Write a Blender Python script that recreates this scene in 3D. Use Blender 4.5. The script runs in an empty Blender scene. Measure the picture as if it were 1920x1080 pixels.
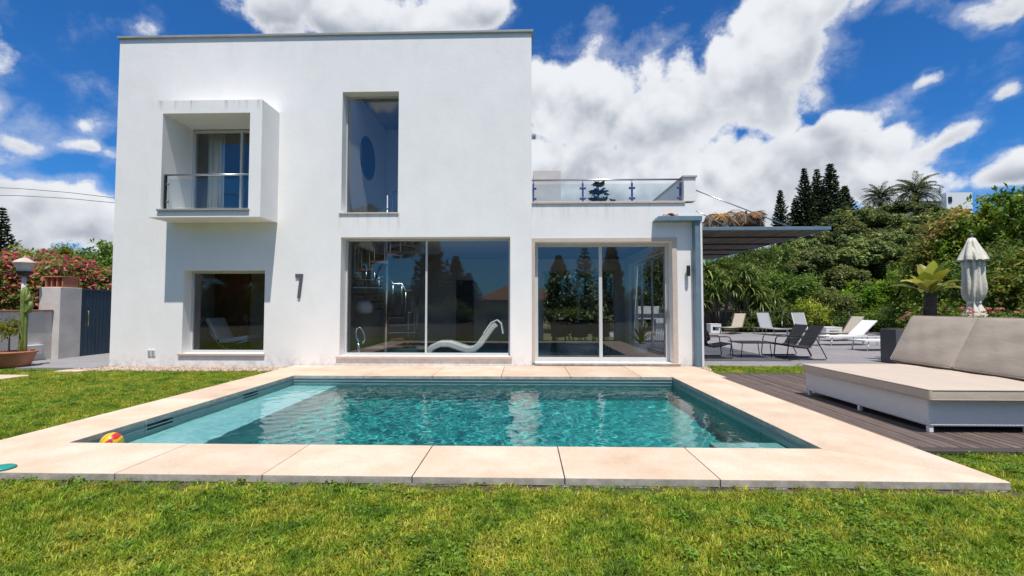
import bpy, math, random
import numpy as np
from mathutils import Vector, Matrix

# ------------------------------------------------------------------ camera, sky, sun, exposure
sc = bpy.context.scene
COL = sc.collection
R = math.radians
cam = bpy.data.cameras.new('camera'); camo = bpy.data.objects.new('camera', cam); COL.objects.link(camo)
cam.sensor_width = 36.0; cam.lens = 16.5; cam.clip_start = 0.05; cam.clip_end = 6000
camo.location = (0, 0, 1.3); camo.rotation_euler = (R(90 + 2.28), 0, R(1.6))
sc.camera = camo
SUN_EL, SUN_AZ = 68.5, 10.5            # degrees; azimuth measured from due south towards +x
sun = bpy.data.lights.new('sun', 'SUN'); sun.energy = 4.8; sun.angle = R(0.5); sun.color = (1.0, 0.95, 0.875)
suno = bpy.data.objects.new('sun', sun); COL.objects.link(suno)
suno.rotation_euler = (R(90 - SUN_EL), 0, R(SUN_AZ)); suno.location = (4, -20, 50)
sun.cycles.is_caustics_light = True
vs = sc.view_settings
vs.view_transform = 'Standard'; vs.look = 'None'; vs.exposure = 0.08; vs.gamma = 1.0; vs.use_curve_mapping = False
cy = sc.cycles
cy.use_denoising = True; cy.max_bounces = 10; cy.diffuse_bounces = 4; cy.glossy_bounces = 5; cy.transmission_bounces = 8
cy.transparent_max_bounces = 16; cy.caustics_reflective = False; cy.caustics_refractive = True
cy.sample_clamp_indirect = 6.0; cy.blur_glossy = 0.3

world = bpy.data.worlds.new('World'); sc.world = world; world.use_nodes = True
world.cycles.sampling_method = 'MANUAL'; world.cycles.sample_map_resolution = 512
def build_world():
    nt = world.node_tree; N = nt.nodes; L = nt.links
    bg = N['Background']; bg.inputs['Strength'].default_value = 0.1
    sky = N.new('ShaderNodeTexSky'); sky.sky_type = 'NISHITA'; sky.sun_disc = False
    sky.sun_elevation = R(SUN_EL); sky.sun_rotation = R(180 - SUN_AZ)
    sky.air_density = 1.0; sky.dust_density = 0.35; sky.ozone_density = 3.0; sky.altitude = 100
    def math_(op, a, b=None, clamp=False):
        n = N.new('ShaderNodeMath'); n.operation = op; n.use_clamp = clamp
        for i, v in enumerate((a, b)):
            if v is None: continue
            if isinstance(v, (int, float)): n.inputs[i].default_value = v
            else: L.new(v, n.inputs[i])
        return n.outputs[0]
    def vmath(op, a, b=None):
        n = N.new('ShaderNodeVectorMath'); n.operation = op
        for i, v in enumerate((a, b)):
            if v is None: continue
            if isinstance(v, tuple): n.inputs[i].default_value = v
            else: L.new(v, n.inputs[i])
        return n.outputs[0]
    def maprange(v, a, b, c=0.0, d=1.0, smooth=True):
        n = N.new('ShaderNodeMapRange'); n.interpolation_type = 'SMOOTHSTEP' if smooth else 'LINEAR'
        L.new(v, n.inputs[0])
        for i, x in enumerate((a, b, c, d)): n.inputs[i + 1].default_value = x
        return n.outputs[0]
    def noise(vec, scale, detail, rough=0.55, dist=0.0):
        n = N.new('ShaderNodeTexNoise'); L.new(vec, n.inputs['Vector'])
        n.inputs['Scale'].default_value = scale; n.inputs['Detail'].default_value = detail
        n.inputs['Roughness'].default_value = rough; n.inputs['Distortion'].default_value = dist
        return n
    tc = N.new('ShaderNodeTexCoord'); d = tc.outputs['Generated']
    sep = N.new('ShaderNodeSeparateXYZ'); L.new(d, sep.inputs[0])
    az = math_('ARCTAN2', sep.outputs[0], sep.outputs[1])
    el = math_('ARCSINE', sep.outputs[2])
    comb = N.new('ShaderNodeCombineXYZ'); L.new(az, comb.inputs[0]); L.new(el, comb.inputs[1])
    ae = comb.outputs[0]
    w1 = noise(d, 5.0, 2.0, 0.55)
    warp = vmath('SCALE', vmath('SUBTRACT', w1.outputs['Color'], (0.5, 0.5, 0.5))); warp.node.inputs['Scale'].default_value = 0.10
    aew = vmath('ADD', ae, warp)
    # cloud banks: (azimuth, elevation, half width, half height, tilt) in radians on the sky dome
    acc = None; sy = None; sf = None
    for (a, e, rx, ry, t, st) in CLOUDS:
        m = N.new('ShaderNodeMapping'); m.vector_type = 'TEXTURE'
        m.inputs['Location'].default_value = (a, e, 0); m.inputs['Rotation'].default_value = (0, 0, t)
        m.inputs['Scale'].default_value = (rx, ry, 1); L.new(aew, m.inputs['Vector'])
        ln = N.new('ShaderNodeVectorMath'); ln.operation = 'LENGTH'; L.new(m.outputs[0], ln.inputs[0])
        f = maprange(ln.outputs['Value'], 1.7, 0.2, 0.0, st, False)
        acc = f if acc is None else math_('MAXIMUM', acc, f)
        sp_ = N.new('ShaderNodeSeparateXYZ'); L.new(m.outputs[0], sp_.inputs[0]); f2 = math_('MULTIPLY', f, f); fy = math_('MULTIPLY', f2, sp_.outputs[1])
        sy = fy if sy is None else math_('ADD', sy, fy); sf = f2 if sf is None else math_('ADD', sf, f2)
    crest = math_('DIVIDE', sy, math_('ADD', sf, .02))
    def puff(vec, scale, detail):
        return math_('ABSOLUTE', math_('SUBTRACT', noise(vec, scale, detail, .5).outputs[0], 0.5))
    def field(vec, det):
        n1 = noise(vec, 5.0, det, 0.64, 0.0).outputs[0]
        return math_('ADD', math_('MULTIPLY', math_('SUBTRACT', n1, 0.5), 3.0), math_('MULTIPLY', math_('SUBTRACT', puff(vec, 11.0, 1.0), 0.09), 2.2))
    dw = vmath('ADD', d, vmath('SCALE', warp)); dw.node.inputs[1].links[0].from_node.inputs['Scale'].default_value = .35
    f0 = field(dw, 8.0); f1 = field(vmath('ADD', dw, (0.005, -0.012, 0.027)), 4.0)
    mix = math_('ADD', math_('MULTIPLY', acc, 1.2), math_('MULTIPLY', f0, .72))
    core = maprange(mix, 0.44, 0.74)
    veil = maprange(mix, 0.20, 0.60, 0.0, 0.34)
    wn = N.new('ShaderNodeMapping'); wn.inputs['Scale'].default_value = (1, 1, 2.4); L.new(dw, wn.inputs['Vector'])
    wispn = noise(wn.outputs[0], 5.2, 7.0, 0.64).outputs[0]
    veil = math_('MULTIPLY', veil, maprange(wispn, .40, .62))
    wisp = maprange(wispn, 0.63, 0.85, 0.0, 0.30)
    dens = math_('MAXIMUM', math_('MAXIMUM', core, veil), wisp)
    # lit crests and grey bellies: the cloud is darker where more of it lies further up towards the sun
    dif = math_('SUBTRACT', f0, f1)
    big = noise(d, 4.0, 3.0, 0.55).outputs[0]
    lit = math_('ADD', math_('ADD', math_('MULTIPLY', dif, .44), math_('MULTIPLY', math_('SUBTRACT', big, 0.5), 1.3)), math_('MULTIPLY', crest, .42))
    lit = maprange(lit, -0.40, 0.40)
    thick = maprange(mix, 0.48, 1.05)
    shade = math_('SUBTRACT', 1.0, math_('MULTIPLY', thick, math_('SUBTRACT', 1.0, lit)))
    cr = N.new('ShaderNodeMix'); cr.data_type = 'RGBA'; L.new(shade, cr.inputs['Factor'])
    cr.inputs['A'].default_value = (3.6, 4.0, 4.7, 1); cr.inputs['B'].default_value = (8.1, 8.3, 8.7, 1)
    # the photographed blue is deep and saturated
    tint = N.new('ShaderNodeMix'); tint.data_type = 'RGBA'; tint.blend_type = 'MULTIPLY'; tint.inputs['Factor'].default_value = 1
    L.new(sky.outputs[0], tint.inputs['A']); tint.inputs['B'].default_value = SKY_TINT
    mx = N.new('ShaderNodeMix'); mx.data_type = 'RGBA'; L.new(dens, mx.inputs['Factor'])
    L.new(tint.outputs['Result'], mx.inputs['A']); L.new(cr.outputs['Result'], mx.inputs['B'])
    L.new(mx.outputs['Result'], bg.inputs['Color'])
SKY_TINT = (0.22, 0.70, 1.22, 1)
def _ae(u, v):   # direction on the sky dome from tangent coordinates of the north sky
    x, z = (u - 985) / 880, (575 - v) / 880
    return math.atan2(x, 1), math.atan2(z, math.hypot(x, 1))
def _bl(u, v, ru, rv, t=0.0, st=1.0):
    a, e = _ae(u, v); k = 1.0 / (1 + ((u - 985) / 880) ** 2)
    return (a, e, ru / 880 * k, rv / 880 * math.sqrt(k), t, st)
CLOUDS = [_bl(690, 14, 215, 42), _bl(520, 12, 70, 42, 0, .8), _bl(880, -5, 80, 45),
          _bl(1110, 220, 105, 80, .3, 1.15), _bl(1260, 230, 150, 85, .45, 1.2), _bl(1370, 165, 100, 80, .7, 1.2), _bl(1450, 85, 95, 95, .85, 1.15), _bl(1545, -5, 95, 45, .3), _bl(1700, -5, 55, 24, .2, .5),
          _bl(1040, 345, 100, 80, 0, 1.2), _bl(1200, 350, 190, 90, 0, 1.25), _bl(1400, 345, 200, 80, 0, 1.2), _bl(1545, 255, 130, 38, .15, .85), _bl(1610, 300, 120, 50), _bl(1440, 195, 95, 70, .4), _bl(1300, 425, 340, 55), _bl(1640, 350, 100, 36),
          _bl(1900, -10, 70, 34, .3, .68), _bl(1735, 160, 55, 17, .3, .50), _bl(1800, 262, 62, 20, .35, .48), _bl(1890, 338, 115, 26, .25, .72), _bl(1908, 180, 38, 18, .4, .50), _bl(1005, 165, 36, 62, 0, .55),
          _bl(10, 250, 60, 22, 0, .62), _bl(140, 268, 90, 18, -.1, .56), _bl(60, 365, 125, 48), _bl(160, 408, 110, 52), _bl(-60, 425, 170, 70), _bl(130, 222, 32, 20, 0, .40), _bl(235, 60, 50, 24, 0, .20),
          (-1.25, .30, .35, .16, 0, 1), (1.45, .50, .34, .18, .2, 1), (2.3, .55, .45, .22, .1, 1), (-2.4, .62, .5, .22, 0, 1), (2.9, .95, .6, .22, 0, 1), (-1.5, .85, .5, .2, .2, 1), (.1, 1.05, .8, .16, 0, 1)]  # these banks lie out of view, added to whiten the ambient light
build_world()

# ------------------------------------------------------------------ helpers
rng = np.random.default_rng(7); random.seed(7)
def newmat(name):
    m = bpy.data.materials.new(name); m.use_nodes = True
    return m, m.node_tree.nodes, m.node_tree.links, m.node_tree.nodes['Principled BSDF']
def ramp(N, stops):
    r = N.new('ShaderNodeValToRGB'); el = r.color_ramp.elements
    while len(el) < len(stops): el.new(0.5)
    for e, (p, c) in zip(el, stops): e.position = p; e.color = (*c, 1)
    return r
def mat(name, c, rough=0.6, c2=None, scale=6.0, bump=0.0, bscale=None, metal=0.0, stretch=None, detail=5.0, spec=0.5, coords='pos', objrand=0.0):
    m, N, L, b = newmat(name)
    b.inputs['Roughness'].default_value = rough; b.inputs['Metallic'].default_value = metal; b.inputs['Specular IOR Level'].default_value = spec
    if coords == 'pos': vec = N.new('ShaderNodeNewGeometry').outputs['Position']
    else: vec = N.new('ShaderNodeTexCoord').outputs['Object']
    if stretch:
        mp = N.new('ShaderNodeMapping'); mp.inputs['Scale'].default_value = stretch; L.new(vec, mp.inputs[0]); vec = mp.outputs[0]
    col = None
    if c2 is not None:
        n = N.new('ShaderNodeTexNoise'); n.inputs['Scale'].default_value = scale; n.inputs['Detail'].default_value = detail; n.inputs['Roughness'].default_value = 0.6
        L.new(vec, n.inputs['Vector']); r = ramp(N, [(0.32, c), (0.68, c2)]); L.new(n.outputs[0], r.inputs[0]); col = r.outputs[0]
    if objrand:
        oi = N.new('ShaderNodeObjectInfo'); hs = N.new('ShaderNodeHueSaturation')
        mr = N.new('ShaderNodeMapRange'); mr.inputs[3].default_value = 1 - objrand; mr.inputs[4].default_value = 1 + objrand
        L.new(oi.outputs['Random'], mr.inputs[0]); L.new(mr.outputs[0], hs.inputs['Value'])
        if col is None: hs.inputs['Color'].default_value = (*c, 1)
        else: L.new(col, hs.inputs['Color'])
        col = hs.outputs[0]
    if col is None: b.inputs['Base Color'].default_value = (*c, 1)
    else: L.new(col, b.inputs['Base Color'])
    if bump:
        n = N.new('ShaderNodeTexNoise'); n.inputs['Scale'].default_value = bscale or scale * 4; n.inputs['Detail'].default_value = 6
        L.new(vec, n.inputs['Vector']); bp = N.new('ShaderNodeBump'); bp.inputs['Strength'].default_value = bump; bp.inputs['Distance'].default_value = 0.02
        L.new(n.outputs[0], bp.inputs['Height']); L.new(bp.outputs[0], b.inputs['Normal'])
    return m
def leafmat(name, stops, rough=0.5, trans=0.35, patch=None):
    m, N, L, b = newmat(name)
    at = N.new('ShaderNodeAttribute'); at.attribute_name = 'rnd'
    r = ramp(N, stops); L.new(at.outputs['Fac'], r.inputs[0]); col = r.outputs[0]
    oi = N.new('ShaderNodeObjectInfo'); hs = N.new('ShaderNodeHueSaturation')
    for k, (lo, hi) in (('Hue', (0.496, 0.515)), ('Value', (0.72, 1.25))):
        mr = N.new('ShaderNodeMapRange'); mr.inputs[3].default_value = lo; mr.inputs[4].default_value = hi
        L.new(oi.outputs['Random'], mr.inputs[0]); L.new(mr.outputs[0], hs.inputs[k])
    L.new(col, hs.inputs['Color']); col = hs.outputs[0]
    if patch:
        g = N.new('ShaderNodeNewGeometry')
        n = N.new('ShaderNodeTexNoise'); n.inputs['Scale'].default_value = patch[0]; n.inputs['Detail'].default_value = 5; n.inputs['Roughness'].default_value = .65
        L.new(g.outputs['Position'], n.inputs['Vector']); pr = ramp(N, patch[1]); L.new(n.outputs[0], pr.inputs[0])
        mx = N.new('ShaderNodeMix'); mx.data_type = 'RGBA'; mx.blend_type = 'MULTIPLY'; mx.inputs['Factor'].default_value = 1
        L.new(col, mx.inputs['A']); L.new(pr.outputs[0], mx.inputs['B']); col = mx.outputs['Result']
    L.new(col, b.inputs['Base Color']); b.inputs['Roughness'].default_value = rough; b.inputs['Specular IOR Level'].default_value = 0.35
    if trans:
        t = N.new('ShaderNodeBsdfTranslucent'); L.new(col, t.inputs[0]); ms = N.new('ShaderNodeMixShader'); ms.inputs[0].default_value = trans
        L.new(b.outputs[0], ms.inputs[1]); L.new(t.outputs[0], ms.inputs[2]); L.new(ms.outputs[0], N['Material Output'].inputs[0])
    return m

OFF = {}
def empty(name, loc=(0, 0, 0), rz=0.0):
    o = bpy.data.objects.new(name, None); COL.objects.link(o); o.location = loc; o.rotation_euler = (0, 0, rz); o.empty_display_size = .2
    OFF[o] = Vector(loc); return o
def tag(o, label=None, cat=None, group=None, kind=None):
    for k, v in (('label', label), ('category', cat), ('group', group), ('kind', kind)):
        if v: o[k] = v
    return o
def thing(name, label, cat, loc=(0, 0, 0), group=None, rz=0.0):
    return tag(empty(name, loc, rz), label, cat, group)
def copy_tree(o, parent=None):
    c = o.copy(); COL.objects.link(c)
    if parent is not None: c.parent = parent
    OFF[c] = OFF.get(o, Vector())
    for ch in o.children: copy_tree(ch, c)
    return c

class MB:
    def __init__(s): s.v = []; s.f = []
    def quad(s, a, b, c, d):
        i = len(s.v); s.v += [a, b, c, d]; s.f.append((i, i + 1, i + 2, i + 3)); return s
    def poly(s, pts):
        i = len(s.v); s.v += list(pts); s.f.append(tuple(range(i, i + len(pts)))); return s
    def box(s, x0, x1, y0, y1, z0, z1):
        i = len(s.v)
        s.v += [(x, y, z) for x in (x0, x1) for y in (y0, y1) for z in (z0, z1)]
        s.f += [tuple(i + k for k in f) for f in ((0, 1, 3, 2), (4, 6, 7, 5), (0, 4, 5, 1), (2, 3, 7, 6), (0, 2, 6, 4), (1, 5, 7, 3))]; return s
    def prism(s, pts, a0, a1, axis='z'):
        def P(p, t): return {'z': (p[0], p[1], t), 'y': (p[0], t, p[1]), 'x': (t, p[0], p[1])}[axis]
        n = len(pts); i = len(s.v); s.v += [P(p, a0) for p in pts] + [P(p, a1) for p in pts]
        s.f += [tuple(range(i + n - 1, i - 1, -1)), tuple(range(i + n, i + 2 * n))]
        s.f += [(i + k, i + (k + 1) % n, i + n + (k + 1) % n, i + n + k) for k in range(n)]; return s
    def tube(s, pts, r, n=8, closed=False):
        pts = [Vector(p) for p in pts]; m = len(pts); rs = r if isinstance(r, (list, tuple)) else [r] * m
        i0 = len(s.v); prev = None
        for k, p in enumerate(pts):
            if closed: t = pts[(k + 1) % m] - pts[k - 1]
            else: t = pts[min(k + 1, m - 1)] - pts[max(k - 1, 0)]
            t.normalize()
            if prev is None:
                a = t.orthogonal().normalized()
            else:
                a = (prev - t * prev.dot(t)).normalized()
            prev = a; b = t.cross(a)
            for j in range(n):
                an = 2 * math.pi * j / n; s.v.append(tuple(p + (a * math.cos(an) + b * math.sin(an)) * rs[k]))
        for k in range(m if closed else m - 1):
            for j in range(n):
                A = i0 + k * n; B = i0 + ((k + 1) % m) * n
                s.f.append((A + j, A + (j + 1) % n, B + (j + 1) % n, B + j))
        if not closed:
            s.f.append(tuple(range(i0 + n - 1, i0 - 1, -1))); s.f.append(tuple(range(i0 + (m - 1) * n, i0 + m * n)))
        return s
    def lathe(s, prof, n=24, c=(0, 0, 0), fold=None):
        i0 = len(s.v); m = len(prof)
        for k, (r, z) in enumerate(prof):
            for j in range(n):
                an = 2 * math.pi * j / n; rr = r * (fold(an, k) if fold else 1)
                s.v.append((c[0] + rr * math.cos(an), c[1] + rr * math.sin(an), c[2] + z))
        for k in range(m - 1):
            for j in range(n): s.f.append((i0 + k * n + j, i0 + k * n + (j + 1) % n, i0 + (k + 1) * n + (j + 1) % n, i0 + (k + 1) * n + j))
        s.f.append(tuple(range(i0 + n - 1, i0 - 1, -1))); s.f.append(tuple(range(i0 + (m - 1) * n, i0 + m * n))); return s
    def holes(s, a0, a1, b0, b1, t0, t1, hs, axis='y'):
        """slab in the plane (a, b) from depth t0 to t1 with rectangular through-holes"""
        def P(a, b, t): return {'y': (a, t, b), 'x': (t, a, b), 'z': (a, b, t)}[axis]
        A = sorted({a0, a1, *[h[0] for h in hs], *[h[1] for h in hs]}); B = sorted({b0, b1, *[h[2] for h in hs], *[h[3] for h in hs]})
        A = [x for x in A if a0 <= x <= a1]; B = [x for x in B if b0 <= x <= b1]
        def solid(i, j):
            if i < 0 or j < 0 or i >= len(A) - 1 or j >= len(B) - 1: return False
            ca, cb = (A[i] + A[i + 1]) / 2, (B[j] + B[j + 1]) / 2
            return not any(h[0] < ca < h[1] and h[2] < cb < h[3] for h in hs)
        for i in range(len(A) - 1):
            for j in range(len(B) - 1):
                if not solid(i, j): continue
                x0, x1, y0, y1 = A[i], A[i + 1], B[j], B[j + 1]
                s.quad(P(x0, y0, t0), P(x1, y0, t0), P(x1, y1, t0), P(x0, y1, t0))
                s.quad(P(x0, y0, t1), P(x0, y1, t1), P(x1, y1, t1), P(x1, y0, t1))
                if not solid(i - 1, j): s.quad(P(x0, y0, t0), P(x0, y1, t0), P(x0, y1, t1), P(x0, y0, t1))
                if not solid(i + 1, j): s.quad(P(x1, y0, t0), P(x1, y0, t1), P(x1, y1, t1), P(x1, y1, t0))
                if not solid(i, j - 1): s.quad(P(x0, y0, t0), P(x0, y0, t1), P(x1, y0, t1), P(x1, y0, t0))
                if not solid(i, j + 1): s.quad(P(x0, y1, t0), P(x1, y1, t0), P(x1, y1, t1), P(x0, y1, t1))
        return s
    def build(s, name, m, parent=None, smooth=False, bevel=0.0, seg=2, sub=0, weld=False, local=False):
        root = None if local else parent
        while root is not None and root.parent is not None: root = root.parent
        off = OFF.get(root, Vector()) if root is not None else Vector()
        me = bpy.data.meshes.new(name)
        me.from_pydata([(a - off.x, b - off.y, c - off.z) for a, b, c in s.v], [], s.f)
        if weld:
            import bmesh
            bm = bmesh.new(); bm.from_mesh(me); bmesh.ops.remove_doubles(bm, verts=bm.verts, dist=1e-4); bmesh.ops.recalc_face_normals(bm, faces=bm.faces); bm.to_mesh(me); bm.free()
        me.materials.append(m)
        if smooth: me.shade_smooth()
        o = bpy.data.objects.new(name, me); COL.objects.link(o)
        if parent is not None: o.parent = parent
        if bevel:
            b = o.modifiers.new('bevel', 'BEVEL'); b.width = bevel; b.segments = seg; b.limit_method = 'ANGLE'; b.angle_limit = R(35)
            me.shade_smooth(); o.modifiers.new('wn', 'WEIGHTED_NORMAL')
        if sub:
            d = o.modifiers.new('sub', 'SUBSURF'); d.levels = sub; d.render_levels = sub
        return o
def BX(name, m, parent, *a, **k): return MB().box(*a).build(name, m, parent, **k)
def struct(o): o['kind'] = 'structure'; return o
def stuff(o): o['kind'] = 'stuff'; return o

# ------------------------------------------------------------------ materials
def stucco(name, base, dirt):
    m, N, L, b = newmat(name); b.inputs['Roughness'].default_value = .85; b.inputs['Specular IOR Level'].default_value = .2
    g = N.new('ShaderNodeNewGeometry')
    n1 = N.new('ShaderNodeTexNoise'); n1.inputs['Scale'].default_value = 1.1; n1.inputs['Detail'].default_value = 9; n1.inputs['Roughness'].default_value = .6
    L.new(g.outputs['Position'], n1.inputs['Vector'])
    mp = N.new('ShaderNodeMapping'); mp.inputs['Scale'].default_value = (1.6, 1.6, .8); L.new(g.outputs['Position'], mp.inputs[0])
    n2 = N.new('ShaderNodeTexNoise'); n2.inputs['Scale'].default_value = 1.6; n2.inputs['Detail'].default_value = 6; L.new(mp.outputs[0], n2.inputs['Vector'])
    ad = N.new('ShaderNodeMath'); ad.operation = 'MULTIPLY_ADD'; L.new(n1.outputs[0], ad.inputs[0]); ad.inputs[1].default_value = .55
    mu = N.new('ShaderNodeMath'); mu.operation = 'MULTIPLY'; L.new(n2.outputs[0], mu.inputs[0]); mu.inputs[1].default_value = .45; L.new(mu.outputs[0], ad.inputs[2])
    r = ramp(N, [(.30, tuple(x * .93 for x in base)), (.62, base)]); L.new(ad.outputs[0], r.inputs[0])
    # weather streaks that run down from the top of the bay and of the parapet
    sx = N.new('ShaderNodeSeparateXYZ'); L.new(g.outputs['Position'], sx.inputs[0])
    def band(z, h):
        mr = N.new('ShaderNodeMapRange'); L.new(sx.outputs[2], mr.inputs[0]); mr.inputs[1].default_value = z - h; mr.inputs[2].default_value = z; return mr.outputs[0]
    def lt(z):
        c = N.new('ShaderNodeMath'); c.operation = 'LESS_THAN'; L.new(sx.outputs[2], c.inputs[0]); c.inputs[1].default_value = z; return c.outputs[0]
    def mul(a, c_):
        c = N.new('ShaderNodeMath'); c.operation = 'MULTIPLY'; L.new(a, c.inputs[0])
        if isinstance(c_, float): c.inputs[1].default_value = c_
        else: L.new(c_, c.inputs[1])
        return c.outputs[0]
    yl = N.new('ShaderNodeMath'); yl.operation = 'LESS_THAN'; L.new(sx.outputs[1], yl.inputs[0]); yl.inputs[1].default_value = 9.75
    b1 = mul(mul(mul(band(5.72, .26), lt(5.73)), yl.outputs[0]), 1.0); b2 = mul(band(7.5, .7), .10)
    mp3 = N.new('ShaderNodeMapping'); mp3.inputs['Scale'].default_value = (6, 6, .22); L.new(g.outputs['Position'], mp3.inputs[0])
    n3 = N.new('ShaderNodeTexNoise'); n3.inputs['Scale'].default_value = 1.5; n3.inputs['Detail'].default_value = 8; n3.inputs['Roughness'].default_value = .7; L.new(mp3.outputs[0], n3.inputs['Vector'])
    r3 = ramp(N, [(.50, (0, 0, 0)), (.74, (1, 1, 1))]); L.new(n3.outputs[0], r3.inputs[0])
    mxm = N.new('ShaderNodeMath'); mxm.operation = 'MAXIMUM'; L.new(b1, mxm.inputs[0]); L.new(b2, mxm.inputs[1])
    fac = mul(mxm.outputs[0], r3.outputs[0])
    foot = N.new('ShaderNodeMapRange'); L.new(sx.outputs[2], foot.inputs[0]); foot.inputs[1].default_value = .30; foot.inputs[2].default_value = -.03
    nf = N.new('ShaderNodeTexNoise'); nf.inputs['Scale'].default_value = 7; nf.inputs['Detail'].default_value = 7; nf.inputs['Roughness'].default_value = .7; L.new(g.outputs['Position'], nf.inputs['Vector'])
    rf_ = ramp(N, [(.42, (0, 0, 0)), (.70, (1, 1, 1))]); L.new(nf.outputs[0], rf_.inputs[0])
    ff = mul(mul(foot.outputs[0], rf_.outputs[0]), .55)
    def under(z, x0, x1, h):
        q = mul(mul(band(z, h), lt(z + .005)), .5)
        gx0 = N.new('ShaderNodeMath'); gx0.operation = 'GREATER_THAN'; L.new(sx.outputs[0], gx0.inputs[0]); gx0.inputs[1].default_value = x0
        gx1 = N.new('ShaderNodeMath'); gx1.operation = 'LESS_THAN'; L.new(sx.outputs[0], gx1.inputs[0]); gx1.inputs[1].default_value = x1
        return mul(mul(mul(q, gx0.outputs[0]), gx1.outputs[0]), r3.outputs[0])
    for extra in (ff, under(3.39, -4.2, -2.8, .5), under(3.60, .15, 3.56, .45)):
        m2 = N.new('ShaderNodeMath'); m2.operation = 'MAXIMUM'; L.new(fac, m2.inputs[0]); L.new(extra, m2.inputs[1]); fac = m2.outputs[0]
    mx = N.new('ShaderNodeMix'); mx.data_type = 'RGBA'; L.new(fac, mx.inputs['Factor']); L.new(r.outputs[0], mx.inputs['A']); mx.inputs['B'].default_value = (*dirt, 1)
    L.new(mx.outputs['Result'], b.inputs['Base Color'])
    nb = N.new('ShaderNodeTexNoise'); nb.inputs['Scale'].default_value = 16; nb.inputs['Detail'].default_value = 6; L.new(g.outputs['Position'], nb.inputs['Vector'])
    n5 = N.new('ShaderNodeTexNoise'); n5.inputs['Scale'].default_value = 1.7; n5.inputs['Detail'].default_value = 3; L.new(g.outputs['Position'], n5.inputs['Vector'])
    sm = N.new('ShaderNodeMath'); sm.operation = 'MULTIPLY_ADD'; L.new(n5.outputs[0], sm.inputs[0]); sm.inputs[1].default_value = 3.0; L.new(nb.outputs[0], sm.inputs[2])
    bp = N.new('ShaderNodeBump'); bp.inputs['Strength'].default_value = .22; bp.inputs['Distance'].default_value = .01; L.new(sm.outputs[0], bp.inputs['Height']); L.new(bp.outputs[0], b.inputs['Normal'])
    return m
M = {}
M['stucco'] = stucco('white_stucco', (.86, .84, .81), (.30, .27, .25))
M['stucco2'] = mat('garden_stucco', (.62, .59, .55), .9, (.50, .47, .44), 2.2, .3, 20)
def limestone(name):
    m, N, L, b = newmat(name); g = N.new('ShaderNodeNewGeometry'); P = g.outputs['Position']
    def nz(scale, det, rough=.6):
        n = N.new('ShaderNodeTexNoise'); n.inputs['Scale'].default_value = scale; n.inputs['Detail'].default_value = det; n.inputs['Roughness'].default_value = rough; L.new(P, n.inputs['Vector']); return n.outputs[0]
    def mixc(f, a, c, mode='MIX'):
        x = N.new('ShaderNodeMix'); x.data_type = 'RGBA'; x.blend_type = mode
        for k, v in (('Factor', f), ('A', a), ('B', c)):
            if isinstance(v, (int, float)): x.inputs[k].default_value = v
            elif isinstance(v, tuple): x.inputs[k].default_value = (*v, 1)
            else: L.new(v, x.inputs[k])
        return x.outputs['Result']
    r1 = ramp(N, [(.30, (.58, .415, .29)), (.52, (.66, .515, .39)), (.72, (.72, .60, .48))]); L.new(nz(1.6, 8), r1.inputs[0])
    r2 = ramp(N, [(.35, (.89, .88, .87)), (.65, (1.06, 1.06, 1.05))]); L.new(nz(45, 5, .7), r2.inputs[0])
    c = mixc(1.0, r1.outputs[0], r2.outputs[0], 'MULTIPLY')
    r3 = ramp(N, [(.56, (0, 0, 0)), (.74, (1, 1, 1))]); L.new(nz(2.7, 10, .72), r3.inputs[0])
    st = N.new('ShaderNodeMath'); st.operation = 'MULTIPLY'; L.new(r3.outputs[0], st.inputs[0]); st.inputs[1].default_value = .45
    c = mixc(st.outputs[0], c, (.43, .33, .25))
    r4 = ramp(N, [(.70, (0, 0, 0)), (.78, (1, 1, 1))]); L.new(nz(16, 4, .6), r4.inputs[0])
    pt = N.new('ShaderNodeMath'); pt.operation = 'MULTIPLY'; L.new(r4.outputs[0], pt.inputs[0]); pt.inputs[1].default_value = .6
    c = mixc(pt.outputs[0], c, (.33, .27, .22))
    oi = N.new('ShaderNodeObjectInfo'); mr = N.new('ShaderNodeMapRange'); mr.inputs[3].default_value = .90; mr.inputs[4].default_value = 1.06; L.new(oi.outputs['Random'], mr.inputs[0])
    hs = N.new('ShaderNodeHueSaturation'); L.new(mr.outputs[0], hs.inputs['Value']); L.new(c, hs.inputs['Color'])
    # cut edges are raw and grey
    sn_ = N.new('ShaderNodeSeparateXYZ'); L.new(g.outputs['True Normal'], sn_.inputs[0]); ed = N.new('ShaderNodeMapRange'); L.new(sn_.outputs[2], ed.inputs[0]); ed.inputs[1].default_value = .5; ed.inputs[2].default_value = .15
    r5 = ramp(N, [(.35, (.30, .27, .24)), (.65, (.50, .455, .40))]); L.new(nz(9, 8, .7), r5.inputs[0])
    L.new(mixc(ed.outputs[0], hs.outputs[0], r5.outputs[0]), b.inputs['Base Color']); b.inputs['Roughness'].default_value = .75; b.inputs['Specular IOR Level'].default_value = .3
    bp = N.new('ShaderNodeBump'); bp.inputs['Strength'].default_value = .35; bp.inputs['Distance'].default_value = .006; L.new(nz(38, 7, .65), bp.inputs['Height']); L.new(bp.outputs[0], b.inputs['Normal'])
    return m
M['stone'] = limestone('beige_limestone')
M['sill'] = mat('sill_stone', (.60, .50, .42), .6, (.52, .43, .35), 5)
M['concrete'] = mat('footing_concrete', (.50, .47, .43), .9, (.30, .27, .24), 7, .8, 25)
M['soil'] = mat('dry_soil', (.05, .035, .022), .95, (.12, .09, .06), 9, .8, 30)
M['alu'] = mat('window_aluminium', (.55, .56, .55), .4, metal=.0)
M['alu_dark'] = mat('grey_metal', (.30, .31, .32), .4)
M['steel'] = mat('brushed_steel', (.55, .57, .60), .28, metal=1.0)
M['chrome'] = mat('chrome', (.75, .78, .82), .12, metal=1.0)
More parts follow.
